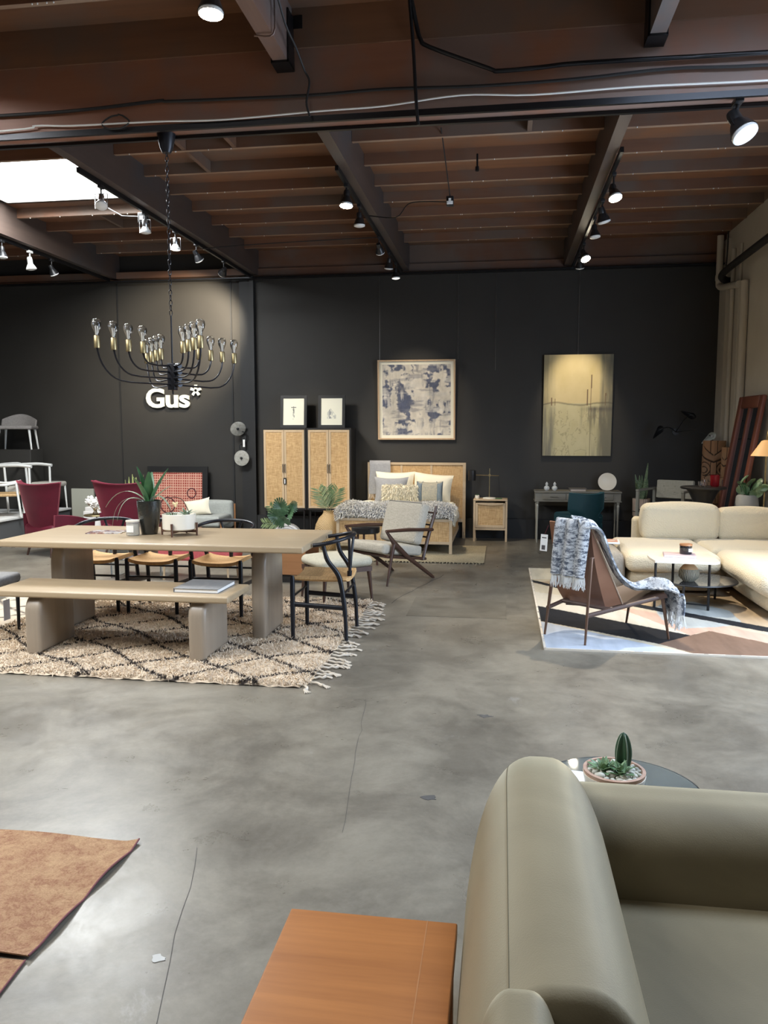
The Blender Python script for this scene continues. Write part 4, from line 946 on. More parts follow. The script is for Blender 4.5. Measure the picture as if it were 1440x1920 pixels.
# ================================================================ left side: red chairs and platform
M('red_velvet',(.11,.002,.016),.6,n=(6,(.085,.002,.013)),sheen=.8,b=(90,.1,.001))
MATS['red_velvet'].node_tree.nodes['Principled BSDF'].inputs['Sheen Tint'].default_value=(.9,.25,.3,1)
M('coral_fabric',(.62,.13,.13),.8,n=(60,(.54,.10,.11)))
def red_chair(loc,rz,label):
    t=thing('red_wing_chair',label,'armchair',loc,rz,'red velvet chairs')
    def back(u,v):
        s=(u-.5)*2; z=.30+.64*v
        w_=.24+.195*v**.9; x=s*w_
        y=-.30-.10*v+.13*abs(s)**2.2*(.5+.5*v)
        z+= .035*abs(s)**2*v
        return (x,y,z)
    obj('backrest',sheet(back,24,18,.055),'red_velvet',t)
    P=[back(k/24,1.0) for k in range(25)]; obj('piping',tube([(x,y-.0,z) for x,y,z in P],.012,8),'red_velvet',t)
    obj('seat',rbox(-.29,.29,-.30,.33,.24,.42,.05,3,6,.02),'red_velvet',t)
    for s in (-1,1):
        def arm(u,v,s=s):
            y=-.28+.62*u; h=.23+.13*(1-u**1.8)*1.0+.0; z=.24+(h-.05)*v; return (s*(.30+.05*math.sin(PI*u)+.03*v),y,z)
        g=sheet(arm,14,8,.05*s); obj('arm',g,'red_velvet',t)
    for a,b_ in ((-1,-1),(1,-1),(-1,1),(1,1)): obj('leg',tube([(a*.20,b_*.24,.25),(a*.24,b_*.30,0)],[.024,.012],8),'dark_walnut',t)
    return t
red_chair((-5.86,9.72,0),R(-22),'red velvet wing chair seen from behind, nearest the white platform')
red_chair((-4.92,10.0,0),R(-6),'red velvet wing chair seen from behind, nearest the tall black vase')
M('platform_white',(.70,.70,.68),.5); M('platform_grey',(.10,.105,.11),.6)
t=thing('display_platform','low dark display platform with a white top at the left wall','platform',(0,0,0))
pv=[(-8.9,8.0),(-6.92,8.0),(-6.98,12.0),(-8.9,12.0)]
obj('platform_top',prism(pv,.36,.385),'platform_white',t,smooth=0); obj('platform_base',prism([(-8.88,8.02),(-6.94,8.02),(-7.0,11.98),(-8.88,11.98)],0,.36),'platform_grey',t,smooth=0)
o=obj('display_block',rbox(-8.7,-7.42,11.62,11.97,.387,1.34,.01),'black_wall'); tag(o,'tall black display block on the platform carrying a grey chair','display block')
def rods(rs,mat,t,name='frame'): return obj(name,join(*[tube(smoothpath(p,4) if len(p)>2 else p,r,8) for p,r in rs]),mat,t)
M('chair_white',(.74,.74,.70),.4); M('taupe_shell',(.22,.20,.185),.8,n=(40,(.26,.24,.22))); M('seat_beige',(.52,.49,.42),.85,n=(50,(.46,.43,.37)))
t=thing('white_lounge_chair','white framed lounge chair with a tan woven back on the platform','chair',(-7.30,10.62,.387),R(-62))
for s in (-1,1):
    x=s*.27
    rods([([(x,.30,0),(x,.27,.30),(x,.25,.50)],.016),([(x,-.26,0),(x,-.25,.30),(x,-.30,.48)],.016),([(x,.27,.50),(x,.05,.47),(x,-.15,.52),(x,-.36,.66)],.018),([(x*.9,-.2,.30),(x*.86,-.34,.62),(x*.8,-.45,.93)],.022)],'chair_white',t)
obj('seat',rbox(-.25,.25,-.24,.28,.30,.34,.015),'cane',t)
obj('backrest',xf(join(box(-.20,.20,-.006,.006,0,.50)),(0,-.25,.36),(R(17),0,0)),'cane',t,smooth=0)
obj('top_rail',xf(rbox(-.25,.25,-.015,.015,.50,.57,.01),(0,-.25,.36),(R(17),0,0)),'chair_white',t)
obj('price_tag',box(-.03,.03,.30,.303,.12,.27),'label_white',t,smooth=0)
t=thing('white_armchair','white framed armchair with a beige seat cushion near the platform edge','chair',(-7.28,11.30,.387),R(-88))
for s in (-1,1):
    x=s*.29
    rods([([(x,.20,0),(x,.20,.70)],.018),([(x,-.16,0),(x,-.20,.70)],.018),([(x,.24,.71),(x,.0,.73),(x,-.26,.72)],.024)],'chair_white',t)
rods([([(-.29,.20,.28),(.29,.20,.28)],.018),([(-.29,-.16,.28),(.29,-.16,.28)],.018),([(-.29,-.26,.72),(-.2,-.30,.74),(.2,-.30,.74),(.29,-.26,.72)],.02)],'chair_white',t)
obj('seat_cushion',rbox(-.27,.27,-.20,.24,.30,.41,.04,3,5,.012),'seat_beige',t)
t=thing('white_ottoman','white legged beige ottoman at the corner of the platform','ottoman',(-7.10,11.74,.387),R(0))
obj('cushion',rbox(-.30,.10,-.20,.20,.36,.44,.03),'seat_beige',t)
for a in (-.27,.08):
    for b_ in (-.16,.16): obj('leg',tube([(a,b_,.37),(a+(.02 if a>0 else -.02),b_*1.05,0)],[.018,.011],8),'chair_white',t)
t=thing('grey_shell_chair','grey shell chair with white legs standing on the black display block','chair',(-7.74,11.79,1.342),R(200))
def shell(u,v):
    s=(u-.5)*2; 
    return (s*.27,(-.24-.08*v)+.16*abs(s)**2, .36+.20*v*(1-.45*abs(s)**2))
obj('backrest',sheet(shell,20,8,.03),'taupe_shell',t); obj('seat',rbox(-.27,.27,-.25,.26,.32,.38,.025),'taupe_shell',t)
for a in (-1,1):
    for b_ in (-1,1): obj('leg',tube([(a*.22,b_*.20,.33),(a*.255,b_*.24,0)],[.02,.013],8),'chair_white',t)
# flowers on a small round table, panel, pots
t=thing('round_side_table','small round brass side table between the red chairs','side table',(-5.64,10.35,0))
obj('top',lathe([(0,.445),(.17,.445),(.175,.455),(.17,.465),(0,.465)],32),'brass',t); obj('pole',tube([(0,0,.01),(0,0,.445)],.012,8),'brass',t); obj('base',lathe([(0,0),(.11,0),(.11,.012),(0,.016)],24),'brass',t)
obj('price_card',box(.0,.13,-.19,-.187,.30,.43),'label_white',t,smooth=0)
t=thing('flower_vase','white hydrangea blooms in a branching brass vase on the small round table','flowers',(-5.66,10.35,.466))
obj('vase',join(*[tube(smoothpath([(.04*math.cos(a),.04*math.sin(a),0),(.015*math.cos(a+.5),.015*math.sin(a+.5),.05),(.045*math.cos(a+1),.045*math.sin(a+1),.11)],4),.006,6) for a in (0,1.3,2.6,3.9,5.2)]),'brass',t)
M('petal_white',(.78,.77,.72),.8)
for k,(x,y,z,r_) in enumerate([(-.06,0,.19,.075),(.06,.03,.20,.07),(.02,-.05,.15,.06),(.11,0,.10,.06)]):
    rr_=random.Random(k); obj('bloom',join(*[ico(.018,1,(x+r_*math.sin(b1)*math.cos(a1)*.9,y+r_*math.sin(b1)*math.sin(a1)*.9,z+r_*math.cos(b1)*.9),(1,1,.7)) for a1,b1 in [(rr_.uniform(0,6.28),math.acos(rr_.uniform(-1,1))) for _ in range(46)]],ico(r_*.8,2,(x,y,z))),'petal_white',t)
o=obj('sage_panel',box(-6.62,-6.25,11.4,11.43,.0,.745),None,smooth=0); M('sage',(.30,.30,.245),.7); o.data.materials.append(MATS['sage']); tag(o,'plain sage grey panel standing behind the white flowers','panel')
t=thing('white_box_planter','white box planter with a small green plant by the platform','planter',(-6.06,11.1,0)); obj('box',rbox(-.14,.14,-.12,.12,0,.44,.008),'vase_white',t); obj('upper_box',rbox(-.12,.12,-.1,.1,.44,.50,.008),'vase_white',t)
obj('plant',join(*[xf(leafblade(.10,.02,.2,.15,5),(random.uniform(-.05,.05),0,.5),(0,random.uniform(-.4,.4),k)) for k in range(8)]),'dark_leaf',t)
M('variegated',(.55,.55,.22),.5,n=(10,(.28,.38,.12)))
t=thing('yellow_plant','yellow-edged sword leaf plant behind the red chair by the vase','plant',(-5.35,11.0,0)); obj('pot',lathe([(0,.30),(.09,.30),(.12,.50),(.11,.55),(0,.53)],24),'cream_ceramic',t); obj('stand',join(*[tube([(.09*math.cos(a),.09*math.sin(a),.32),(.13*math.cos(a),.13*math.sin(a),0)],.01,6) for a in (0,2.1,4.2)]),'walnut',t)
obj('foliage',join(*[xf(leafblade(.40+.04*(k%3),.045,.08,.15,7),(-.12+.03*k,.0,.52),(0,R(-12+3.5*k),k*1.3)) for k in range(9)]),'variegated',t)
# leaning framed art in red checks
M('check_print',(.6,.4,.3),.4,vcol=True)
t=thing('leaning_picture','wide black framed red checkered print leaning on the wall behind the table','picture',(-5.16,12.02,.0),0,rot=(R(-4),0,0)); W,H=1.02,1.07
obj('frame',frame_geo(W,H,.09,-.03,.0),'black_frame',t,smooth=0)
n1=170; X,Z=np.meshgrid(np.linspace(0,1,n1),np.linspace(0,1,n1)); ck=((np.abs(np.sin(X*PI*22))>.45)&(np.abs(np.sin(Z*PI*22))>.45)); im=np.where(ck[...,None],np.array((.32,.05,.035)),np.array((.66,.40,.29)))
for (cx1,cz1,r1,w1) in [(.78,.62,.085,.018),(.30,.40,.14,.02)]:
    d_=np.abs(np.hypot(X-cx1,Z-cz1)-r1)<w1*.6; im[d_]=(.07,.015,.02)
im[(np.abs(Z-.97)<.008)&(X<.5)]=(.3,.05,.04)
canvas('print',W-.18,H-.18,im,'check_print',t,-.012).location=(0,0,.09); obj('backing',box(-W/2+.02,W/2-.02,-.006,0,.02,H-.02),'black_frame',t,smooth=0)
# pale armchair with cream throw
t=thing('pale_grey_armchair','pale grey fabric armchair with wooden side post and a cream pillow, left of the cabinets','armchair',(-4.46,11.65,0),R(180))
t['label']='pale grey armchair with a wooden side post near the wall, left of the cabinets'
M('pale_grey_fabric',(.40,.41,.37),.9,n=(50,(.34,.35,.32)))
obj('backrest',rbox(-.29,.29,-.14,-.0,.28,.70,.05,3,5,.01),'pale_grey_fabric',t,loc=(0,-.15,-.15)); obj('seat',rbox(-.29,.29,-.16,.42,.20,.36,.04,3),'pale_grey_fabric',t)
for a in (-1,1):
    for b_ in (-.24,.38): obj('leg',tube([(a*.31,b_,0),(a*.31,b_,.50 if b_<0 else .3)],.016,8),'teak',t)
o=obj('cream_pillow',pillow(.42,.26,.12,.12,12),'cotton_cream',None,loc=(-4.60,11.48,.47),rot=(R(-12),R(-10),0),smooth=60); tag(o,'cream pillow leaning on the pale grey armchair','pillow')
t=thing('coral_ottoman','long coral pink upholstered bench seen beneath the dining table','bench',(-3.30,8.3,0)); obj('cushion',rbox(-.42,.42,-.2,.2,.22,.39,.03,3,5,.01),'coral_fabric',t)
for a in (-1,1):
    for b_ in (-1,1): obj('leg',tube([(a*.36,b_*.15,.23),(a*.37,b_*.16,0)],.012,8),'pale_wood',t)
M('clear_acrylic',(.9,.95,.95),.03,trans=.9,ior=1.3)
t=thing('acrylic_table','clear acrylic coffee table seen under the dining table','table',(-4.0,8.35,0)); obj('top',box(-.3,.3,-.22,.22,.33,.36),'clear_acrylic',t,smooth=0)
obj('shelf',box(-.28,.28,-.2,.2,.20,.215),'clear_acrylic',t,smooth=0)
for a in (-1,1): obj('side',box(a*.29-.01,a*.29+.01,-.2,.2,0,.33),'clear_acrylic',t,smooth=0)
# wall lettering on the dark panel
font_g=text_geo('Gus*',.50,.02,bold=.016)
xs_=[v[0] for v in font_g[0]]; zs_=[v[1] for v in font_g[0]]; k=.945/(max(xs_)-min(xs_))
M('sign_white',(.60,.62,.56),.5)
# each letter is a part of the sign
t=thing('wall_sign','white letters reading Gus* on the dark left wall panel','sign',(-5.70,12.18,2.02))
xo=0
for chs,wd in (('G',.335),('u',.225),('s',.195)):
    g=text_geo(chs,.455,.015,bold=.012)
    mx=min(v[0] for v in g[0]); Mx=max(v[0] for v in g[0]); s_=wd/(Mx-mx)*.93
    V=[((v[0]-mx)*s_+xo,-.015-v[2],v[1]*(.36/.34 if chs=='G' else 1.0)*.88) for v in g[0]]
    obj('letter',(V,[tuple(reversed(f)) for f in g[1]]),'sign_white',t,smooth=0); xo+=wd
sp=[]
for k in range(5):
    sp.append(xf(prism([(-.017,-.008),(.017,-.008),(.022,.09),(-.022,.09)],-.03,0,'y'),(0,0,0),(0,R(72*k),0)))
obj('asterisk',xf(join(*sp),(xo+.09,0,.225+.035)),'sign_white',t,smooth=0)
# glass wall lamp near the column
M('ribbed_glass',(.85,.83,.74),.12,trans=.55,ior=1.3,n=(30,(.6,.58,.5)),b=(60,.5,.004))
t=thing('glass_wall_lamp','wall lamp with two textured glass discs and a tag on the dark column','wall lamp',(-4.08,12.13,1.44))
d_=lathe([(0,-.012),(.10,-.010),(.122,.0),(.118,.012),(.06,.028),(0,.03)],32,axis='y')
for (x,z,rx,rz,yy) in [(-.04,.23,25,30,-.10),(.01,-.23,0,0,-.10)]:
    g=obj('glass_disc',xf(d_,(x,yy,z),(R(rx),0,R(rz))),'ribbed_glass',t); obj('boss',ico(.02,2,(x,yy-.02,z)),'black_metal',g)
    obj('socket_cup',lathe([(0,-.0),(.03,0),(.05,.03),(0,.05)],16,(x,yy+.02,z),axis='y'),'black_metal',g)
obj('arm',join(tube(smoothpath([(-.04,-.06,.20),(.07,-.05,.16),(.06,-.02,.05),(.0,-.0,0)],5),.008,6),tube(smoothpath([(.0,-.0,0),(-.05,-.02,-.05),(.01,-.05,-.20)],5),.008,6)),'black_metal',t)
obj('price_tag',box(.02,.055,-.06,-.058,-.055,.06),'label_white',t,smooth=0)
# ================================================================ right side: desk
wood('desk_grey',(.27,.245,.19),(.20,.18,.14),'x',14,.45); M('desk_leg',(.42,.40,.33),.35,.2)
t=thing('writing_desk','grey wood writing desk with turned metal-tipped legs under the yellow painting','desk',(1.10,11.92,0))
obj('top',rbox(-.62,.62,-.19,.19,.735,.76,.006),'desk_grey',t); obj('apron',join(box(-.61,.61,-.165,.165,.615,.735),box(-.62,.62,-.185,.185,.607,.617)),'desk_grey',t,smooth=0)
for x0,x1 in ((-.50,-.17),(-.16,.16),(.17,.50)):
    d=obj('drawer',rbox(x0,x1,-.178,-.160,.632,.722,.004),'desk_grey',t); obj('drawer_pull',tube([((x0+x1)/2-.06,-.185,.675),((x0+x1)/2+.06,-.185,.675)],.005,6),'steel',d)
for a in (-1,1):
    for b_ in (-1,1): obj('leg',lathe([(.010,0),(.012,.02),(.013,.30),(.02,.52),(.022,.55),(.016,.565),(.024,.58),(.026,.61),(0,.61)],16,(a*.575,b_*.145,0)),'desk_leg',t)
for x,lb in ((-.44,'small white double gourd ornament at the left end of the desk'),(-.325,'small white double gourd ornament, nearer the grey book')):
    o=obj('gourd_ornament',lathe([(0,0),(.02,.0),(.04,.022),(.042,.042),(.028,.064),(.013,.072),(.020,.086),(.022,.098),(.014,.112),(.005,.125),(0,.128)],24),'chair_white',None,loc=(1.10+x,11.88,.76)); tag(o,lb,'ornament','white gourd ornaments on the desk')
M('taupe_book',(.13,.115,.10),.6); M('pink_book',(.52,.44,.38),.6)
t=thing('desk_book','taupe and pale pink stacked book lying on the desk behind the teal chair','book',(1.10,11.88,.76)); obj('cover',rbox(-.12,.13,-.09,.09,.024,.040,.002),'taupe_book',t); obj('pages',rbox(-.10,.115,-.095,.085,.0,.024,.002),'pink_book',t)
t=thing('round_platter','round cream platter tilted on a small stand at the right end of the desk','platter',(1.53,11.90,.76)); 
m_=obj('dish',xf(lathe([(0,.012),(.09,.010),(.118,-.004),(.13,-.006),(.132,.004),(.12,.014),(.07,.022),(0,.022)],40,axis='y'),(0,0,.135),(R(-12),R(15),R(-8))),'cream_ceramic',t); obj('stand',join(tube([(-.05,-.02,0),(.05,-.02,0)],.006,6),tube([(0,-.02,0),(0,.06,0),(0,.04,.10)],.005,6)),'black_metal',t)
# teal desk chair
M('teal_velvet',(.006,.042,.052),.6,sheen=.5,b=(80,.1,.001)); MATS['teal_velvet'].node_tree.nodes['Principled BSDF'].inputs['Sheen Tint'].default_value=(.1,.35,.4,1)
t=thing('teal_chair','dark teal velvet wingback chair pulled up to the grey desk','chair',(1.08,11.2,0),R(28))
def tb(u,v):
    s=(u-.5)*2; z=.10+.70*v; w_=.19+.02*math.sin(PI*v) + (.09*max(0,(v-.55)/.12) if v<.67 else .09)
    w_=min(w_,.29); y=-.26-.05*v+.15*abs(s)**2.5*(1 if v>.5 else .4); return (s*w_,y,z-.02*(1-s*s)*v)
obj('backrest',sheet(tb,20,24,.06),'teal_velvet',t); obj('seat',rbox(-.24,.24,-.22,.30,.36,.50,.04,3,4,.01),'teal_velvet',t); obj('skirt',rbox(-.22,.22,-.24,.26,.12,.38,.02),'teal_velvet',t)
for a in (-1,1):
    for b_ in (-1,1): obj('leg',tube([(a*.19,b_*.2,.13),(a*.20,b_*.22,0)],[.02,.012],8),'black_metal',t)
# three-armed black wall lamp
t=thing('three_arm_wall_lamp','black three-armed wall lamp with pointed teardrop shades in the right corner','wall lamp',(2.52,12.17,1.62))
obj('wall_plate',lathe([(0,0),(.05,0),(.05,.02),(0,.02)],20,(0,.0,0),axis='y'),'black_metal',t)
M('shade_inner',(.60,.62,.56),.45)
for (x,y,z,rx,ry,rz,open_) in [(-.31,-.42,.03,-10,-50,20,0),(.15,-.30,.235,20,25,-10,0),(.40,-.40,-.06,0,0,0,1)]:
    obj('arm',tube(smoothpath([(0,-.02,0),(x*.45,y*.6,z*.5+.05),(x*.8,y*.95,z*.85+.03),(x,y,z)],5),.006,6),'black_metal',t)
    # teardrop shade: shallow pointed bowl opening towards local -y
    def sh(u,v):
        a=2*PI*v; L_=.055+.075*max(0,-math.cos(a))**2.5; return (u*L_*math.cos(a)*(1.15 if math.cos(a)>0 else 1.3),.055*(1-u*u)-.02,u*.052*math.sin(a)*(1-.25*max(0,-math.cos(a))))
    g=xf(sheet(sh,8,32,-.003),(0,0,0),(0,R(-38),0) if open_ else (R(rx),R(ry),R(rz)))
    s_=obj('shade',xf(g,(x,y,z)),'shade_inner' if open_ else 'black_metal',t)
    if open_: obj('bulb',ico(.020,2,(x+.01,y+.005,z)),'lamp_off',s_)
# snake plant in ribbed planter on wire stand
M('snake_green',(.06,.12,.06),.45,n=(30,(.22,.27,.15),(1,1,3))); M('terracotta_pale',(.60,.46,.36),.7,n=(30,(.50,.37,.28),(1,1,.1)))
t=thing('snake_plant','snake plant in a pale ribbed planter on a wire stand behind the sofa','plant',(1.97,11.60,-.02))
pr_=[(0,.43),(.09,.43),(.115,.46),(.12,.70),(.11,.70),(.10,.66),(0,.66)]
V,F=lathe(pr_,48); V=[(x*(1+.03*math.cos(24*math.atan2(y,x))),y*(1+.03*math.cos(24*math.atan2(y,x))),z) for x,y,z in V]
obj('pot',(V,F),'terracotta_pale',t)
obj('stand',join(tube([(.125*math.cos(a),.125*math.sin(a),.52) for a in [2*PI*k/20 for k in range(20)]],.005,5,closed=True),*[tube([(.125*math.cos(a),.125*math.sin(a),.56),(.10*math.cos(a),.10*math.sin(a),.40),(.14*math.cos(a),.14*math.sin(a),0)],.006,6) for a in (R(70),R(160),R(250),R(340))]),'black_metal',t)
rr_=random.Random(2); lv=[]
for k in range(15):
    h=rr_.uniform(.24,.40)+(.17 if k in (0,) else 0)+(.10 if k==1 else 0); lv.append(xf(leafblade(h,.05,.05,.2,8),(rr_.uniform(-.055,.055)-(.04 if k==0 else 0)+(.05 if k==1 else 0),rr_.uniform(-.04,.04),.66),(rr_.uniform(-.15,.15),rr_.uniform(-.2,.2),rr_.uniform(0,6))))
obj('foliage',join(*lv),'snake_green',t)
# tufted armchair
weave('tufted_fabric',(.48,.45,.36),(.38,.36,.28),120,.85); wood('grey_wood',(.26,.25,.20),(.20,.19,.155),'z',12,.5)
t=thing('tufted_armchair','beige button-tufted armchair with a grey square wooden frame behind the sofa','armchair',(2.19,10.92,0),R(148))
def tback(u,v):
    x=(u-.5)*.50; z=.73+.235*v; d=0
    for bx in (-.15,0,.15):
        for bz in (.81,.89): d+=.018*math.exp(-((x-bx)**2+(z-bz)**2)/.0007)
    return (x,-.25+.0-.03*v-d,z)
tb_=obj('backrest',join(rbox(-.25,.25,-.31,-.24,.72,.97,.02),grid(lambda u,v:(tback(u,v)[0],-.235+ -0.0-(tback(u,v)[1]+.25)*-1 if False else -.232+(tback(u,v)[1]+.25),tback(u,v)[2]),40,24)),'tufted_fabric',t)
obj('button',join(*[ico(.010,1,(bx,-.238,bz)) for bx in (-.15,0,.15) for bz in (.81,.89)]),'tufted_fabric',tb_)
obj('seat',rbox(-.26,.26,-.26,.28,.55,.63,.03,3,4,.008),'tufted_fabric',t)
for s in (-1,1):
    obj('side_frame',join(box(s*.30-.018,s*.30+.018,.25,.29,0,.84),box(s*.30-.018,s*.30+.018,-.32,-.28,0,.84),box(s*.30-.018,s*.30+.018,-.28,.25,.53,.57)),'grey_wood',t,smooth=0)
    obj('armrest',rbox(s*.30-.022,s*.30+.022,-.33,.30,.835,.865,.01),'grey_wood',t)
obj('frame_rail',join(box(-.28,.28,.255,.285,.52,.56),box(-.28,.28,-.31,-.28,.52,.56)),'grey_wood',t,smooth=0)

# carved wooden masks (relief computed on a half-round log)
wood('carved_wood',(.42,.22,.10),(.26,.13,.06),'z',9,.7,c3=(.22,.15,.10)); M('carved_groove',(.045,.025,.015),.9)
def carve(name,loc,rz,Wd,z0,z1,label):
    t=thing(name,label,'carving',loc,rz,'carved wooden figures in the right corner')
    H_=z1-z0; nu,nv=110,170
    def relief(s,q):
        # s in -1..1 across, q 0..1 up. returns groove depth 0..1
        a=abs(s); g=0
        def line(d,w): return max(0,1-(abs(d)/w)**2)
        g=max(g,line(q-(.70+.10*a**1.2),.020))                      # brow
        g=max(g,line(q-(.79+.17*a),.016) if a>.02 else 0)
        g=max(g,line(a-.16,.028) if .50<q<.70 else 0)               # nose sides
        e=math.hypot((a-.62)/.46,(q-.60)/.095); g=max(g,line(e-1,.11) if a>.16 else 0)   # eye
        e=math.hypot((a-.66)/.30,(q-.585)/.045); g=max(g,line(e-1,.20) if a>.2 else 0)
        e=math.hypot(a/.52,(q-.47)/.05); g=max(g,line(e-1,.13))     # nostril
        g=max(g,line(q-(.34-.05*(1-a)),.018))                       # mouth line
        g=max(g,line(q-(.10),.014)); 
        for m in (.18,.55,.86): g=max(g,line(a-m,.030) if .12<q<.29 else 0)
        g=max(g,line(a-.20,.03) if .82<q else 0)
        g=max(g,line(q-.40,.010) if a>.5 else 0)
        return min(g,1)
    V=[];G=[]
    for j in range(nv+1):
        q=j/nv
        for i in range(nu+1):
            s=2*i/nu-1; gr=relief(s,q); ang=s*PI*.5
            r_=Wd/2*(1-.09*gr)*(1+ .10*math.exp(-((q-.60)/.09)**2)*(1 if abs(s)<.16 else 0)+.06*math.exp(-((q-.47)/.05)**2)*(abs(s)<.5)-.05*math.exp(-((q-.32)/.03)**2)+.04*math.sin(q*PI))
            V.append((r_*math.sin(ang)*1.0,-r_*math.cos(ang)*.75,z0+q*H_)); G.append(gr)
    F=[(j*(nu+1)+i,j*(nu+1)+i+1,(j+1)*(nu+1)+i+1,(j+1)*(nu+1)+i) for j in range(nv) for i in range(nu)]
    k=len(V); V+= [(0,.02,z0),(0,.02,z1)]
    F+=[(k+1,nv*(nu+1)+i,nv*(nu+1)+i+1) for i in range(nu)]
    # flat back
    F+=[(j*(nu+1)+nu,j*(nu+1),(j+1)*(nu+1),(j+1)*(nu+1)+nu) for j in range(nv)]
    o=obj('carved_log',(V,F),'carved_wood',t,smooth=60)
    o.data.materials.append(MATS['carved_groove'])
    mi=[1 if (idx<nv*nu and (G[f[0]]+G[f[2]])>1.25) else 0 for idx,f in enumerate(F)]
    o.data.polygons.foreach_set('material_index',mi)
    if z0>.02: obj('pedestal',rbox(-Wd*.6,Wd*.6,-Wd*.5,Wd*.2,0,z0,.01),'cabinet_black',t)
    return t
carve('carved_mask',(2.925,11.6,0),R(-14),.30,.52,1.50,'carved wooden face totem in the right corner beside the cream pipes')
carve('carved_mask',(2.97,10.95,0),R(-66),.26,.60,1.42,'added second totem standing in for the reflection in the red-brown framed mirror')  # added twin in place of the first totem's mirror reflection
# leaning mirror in red-brown frame
wood('redwood',(.20,.060,.035),(.13,.038,.025),'z',10,.45)
M('mirror_glass',(.55,.60,.66),.03,1)
t=thing('leaning_mirror','large dark mirror in a thick red-brown wooden frame leaning on the right wall','mirror',(2.70,10.12,.42),0,rot=(0,R(11.5),R(-90)) )
t.rotation_euler=Euler((0,0,0)); t.matrix_world=Matrix.Translation((2.76,10.36,.02))@Matrix.Rotation(R(8.5),4,'Y')@Matrix.Rotation(R(-88),4,'Z')
W=.86;H=2.06
obj('frame',join(rbox(-W/2,-W/2+.11,-.05,.0,0,H,.015),rbox(W/2-.11,W/2,-.05,.0,0,H,.015),rbox(-W/2+.13,W/2-.13,-.049,.0,0,.14,.015),rbox(-W/2+.13,W/2-.13,-.049,.0,H-.15,H,.015),rbox(-.035,.035,-.045,-.005,.13,H-.14,.01)),'redwood',t)
obj('mirror_pane',join(box(-W/2+.10,-.03,-.022,-.012,.13,H-.14),box(.03,W/2-.10,-.022,-.012,.13,H-.14)),'mirror_glass',t,smooth=0)
# black pedestal table with glassware
t=thing('pedestal_table','black round pedestal table with an hourglass base behind the sofa','table',(2.42,10.02,0))
obj('top',lathe([(0,.935),(.255,.935),(.265,.945),(.265,.955),(.255,.962),(0,.962)],40),'black_metal',t)
obj('pedestal',lathe([(0,0),(.24,0),(.25,.02),(.20,.10),(.10,.40),(.075,.55),(.09,.72),(.16,.88),(.20,.935),(0,.935)],36),'black_metal',t)
M('red_glass',(.38,.015,.025),.08,trans=.6,ior=1.3,b=(20,.4,.01))
o=obj('red_glass_cup',lathe([(0,0),(.04,0),(.052,.02),(.054,.14),(.049,.14),(.045,.01),(0,.01)],24),'red_glass',None,loc=(2.55,10.02,.962)); tag(o,'red ribbed glass cup on the black pedestal table','glass')
for x,y,h,lb in ((2.38,9.96,.065,'short clear glass at the left side of the black pedestal table'),(2.45,10.08,.085,'clear glass between the short glass and the red cup'),(2.62,10.08,.08,'clear glass right of the red glass cup')):
    o=obj('clear_glass',lathe([(0,0),(.028,0),(.034,.01),(.038,h),(.034,h),(.03,.008),(0,.008)],20),'glass',None,loc=(x,y,.962)); tag(o,lb,'glass','clear glasses on the black pedestal table')
# broad leaved plant in a big grey planter, lamp with orange shade
M('fig_leaf',(.10,.19,.10),.35,n=(12,(.22,.32,.20)),coat=.2); M('stone_grey',(.22,.23,.23),.8,n=(5,(.28,.28,.27)),b=(12,.3,.01))
t=thing('leafy_planter','round-leaved green plant in a large grey stone planter at the right edge','planter',(2.88,9.86,0))
obj('pot',lathe([(0,0),(.10,0),(.13,.1),(.14,.70),(.12,.86),(.10,.88),(0,.86)],32),'stone_grey',t)
rr_=random.Random(6); lv=[]
def roundleaf(rad):
    def fn(u,v):
        a=2*PI*v; r_=rad*u*(1+.15*math.cos(a)); return (r_*math.cos(a),r_*math.sin(a)*.85,-.25*r_*r_/rad+.02*math.sin(6*a)*u*rad)
    return sheet(fn,6,20,.002)
for k in range(13):
    lv.append(xf(roundleaf(rr_.uniform(.055,.085)),(rr_.uniform(-.13,.12),rr_.uniform(-.17,.05),rr_.uniform(.90,1.10)),(rr_.uniform(.3,1.2),rr_.uniform(-.6,.6),rr_.uniform(0,6))))
obj('foliage',join(*lv),'fig_leaf',t)
obj('stems',join(*[tube([(0,0,.85),(rr_.uniform(-.1,.1),rr_.uniform(-.1,.05),1.02)],.006,5) for _ in range(7)]),'dark_leaf',t)
M('orange_shade',(.72,.42,.18),.6,emit=((1,.55,.2),.12))
t=thing('orange_lamp','lamp with a wide orange cone shade on an arm, cut by the right edge','lamp',(3.035,9.745,0))
obj('lamp_shade',lathe([(.175,1.355),(.07,1.52),(.045,1.53),(.03,1.52),(.165,1.36)],36,(-.115,-.42,0)),'orange_shade',t)
obj('lamp_stem',tube(smoothpath([(0,0,.01),(0,0,1.2),(0,0,1.58),(-.03,-.15,1.66),(-.10,-.36,1.63),(-.115,-.42,1.53)],5),.009,8),'brass',t)
obj('lamp_base',lathe([(0,0),(.055,0),(.055,.02),(0,.025)],28),'brass',t); obj('bulb',ico(.028,2,(-.115,-.42,1.44)),'lamp_dim',t)

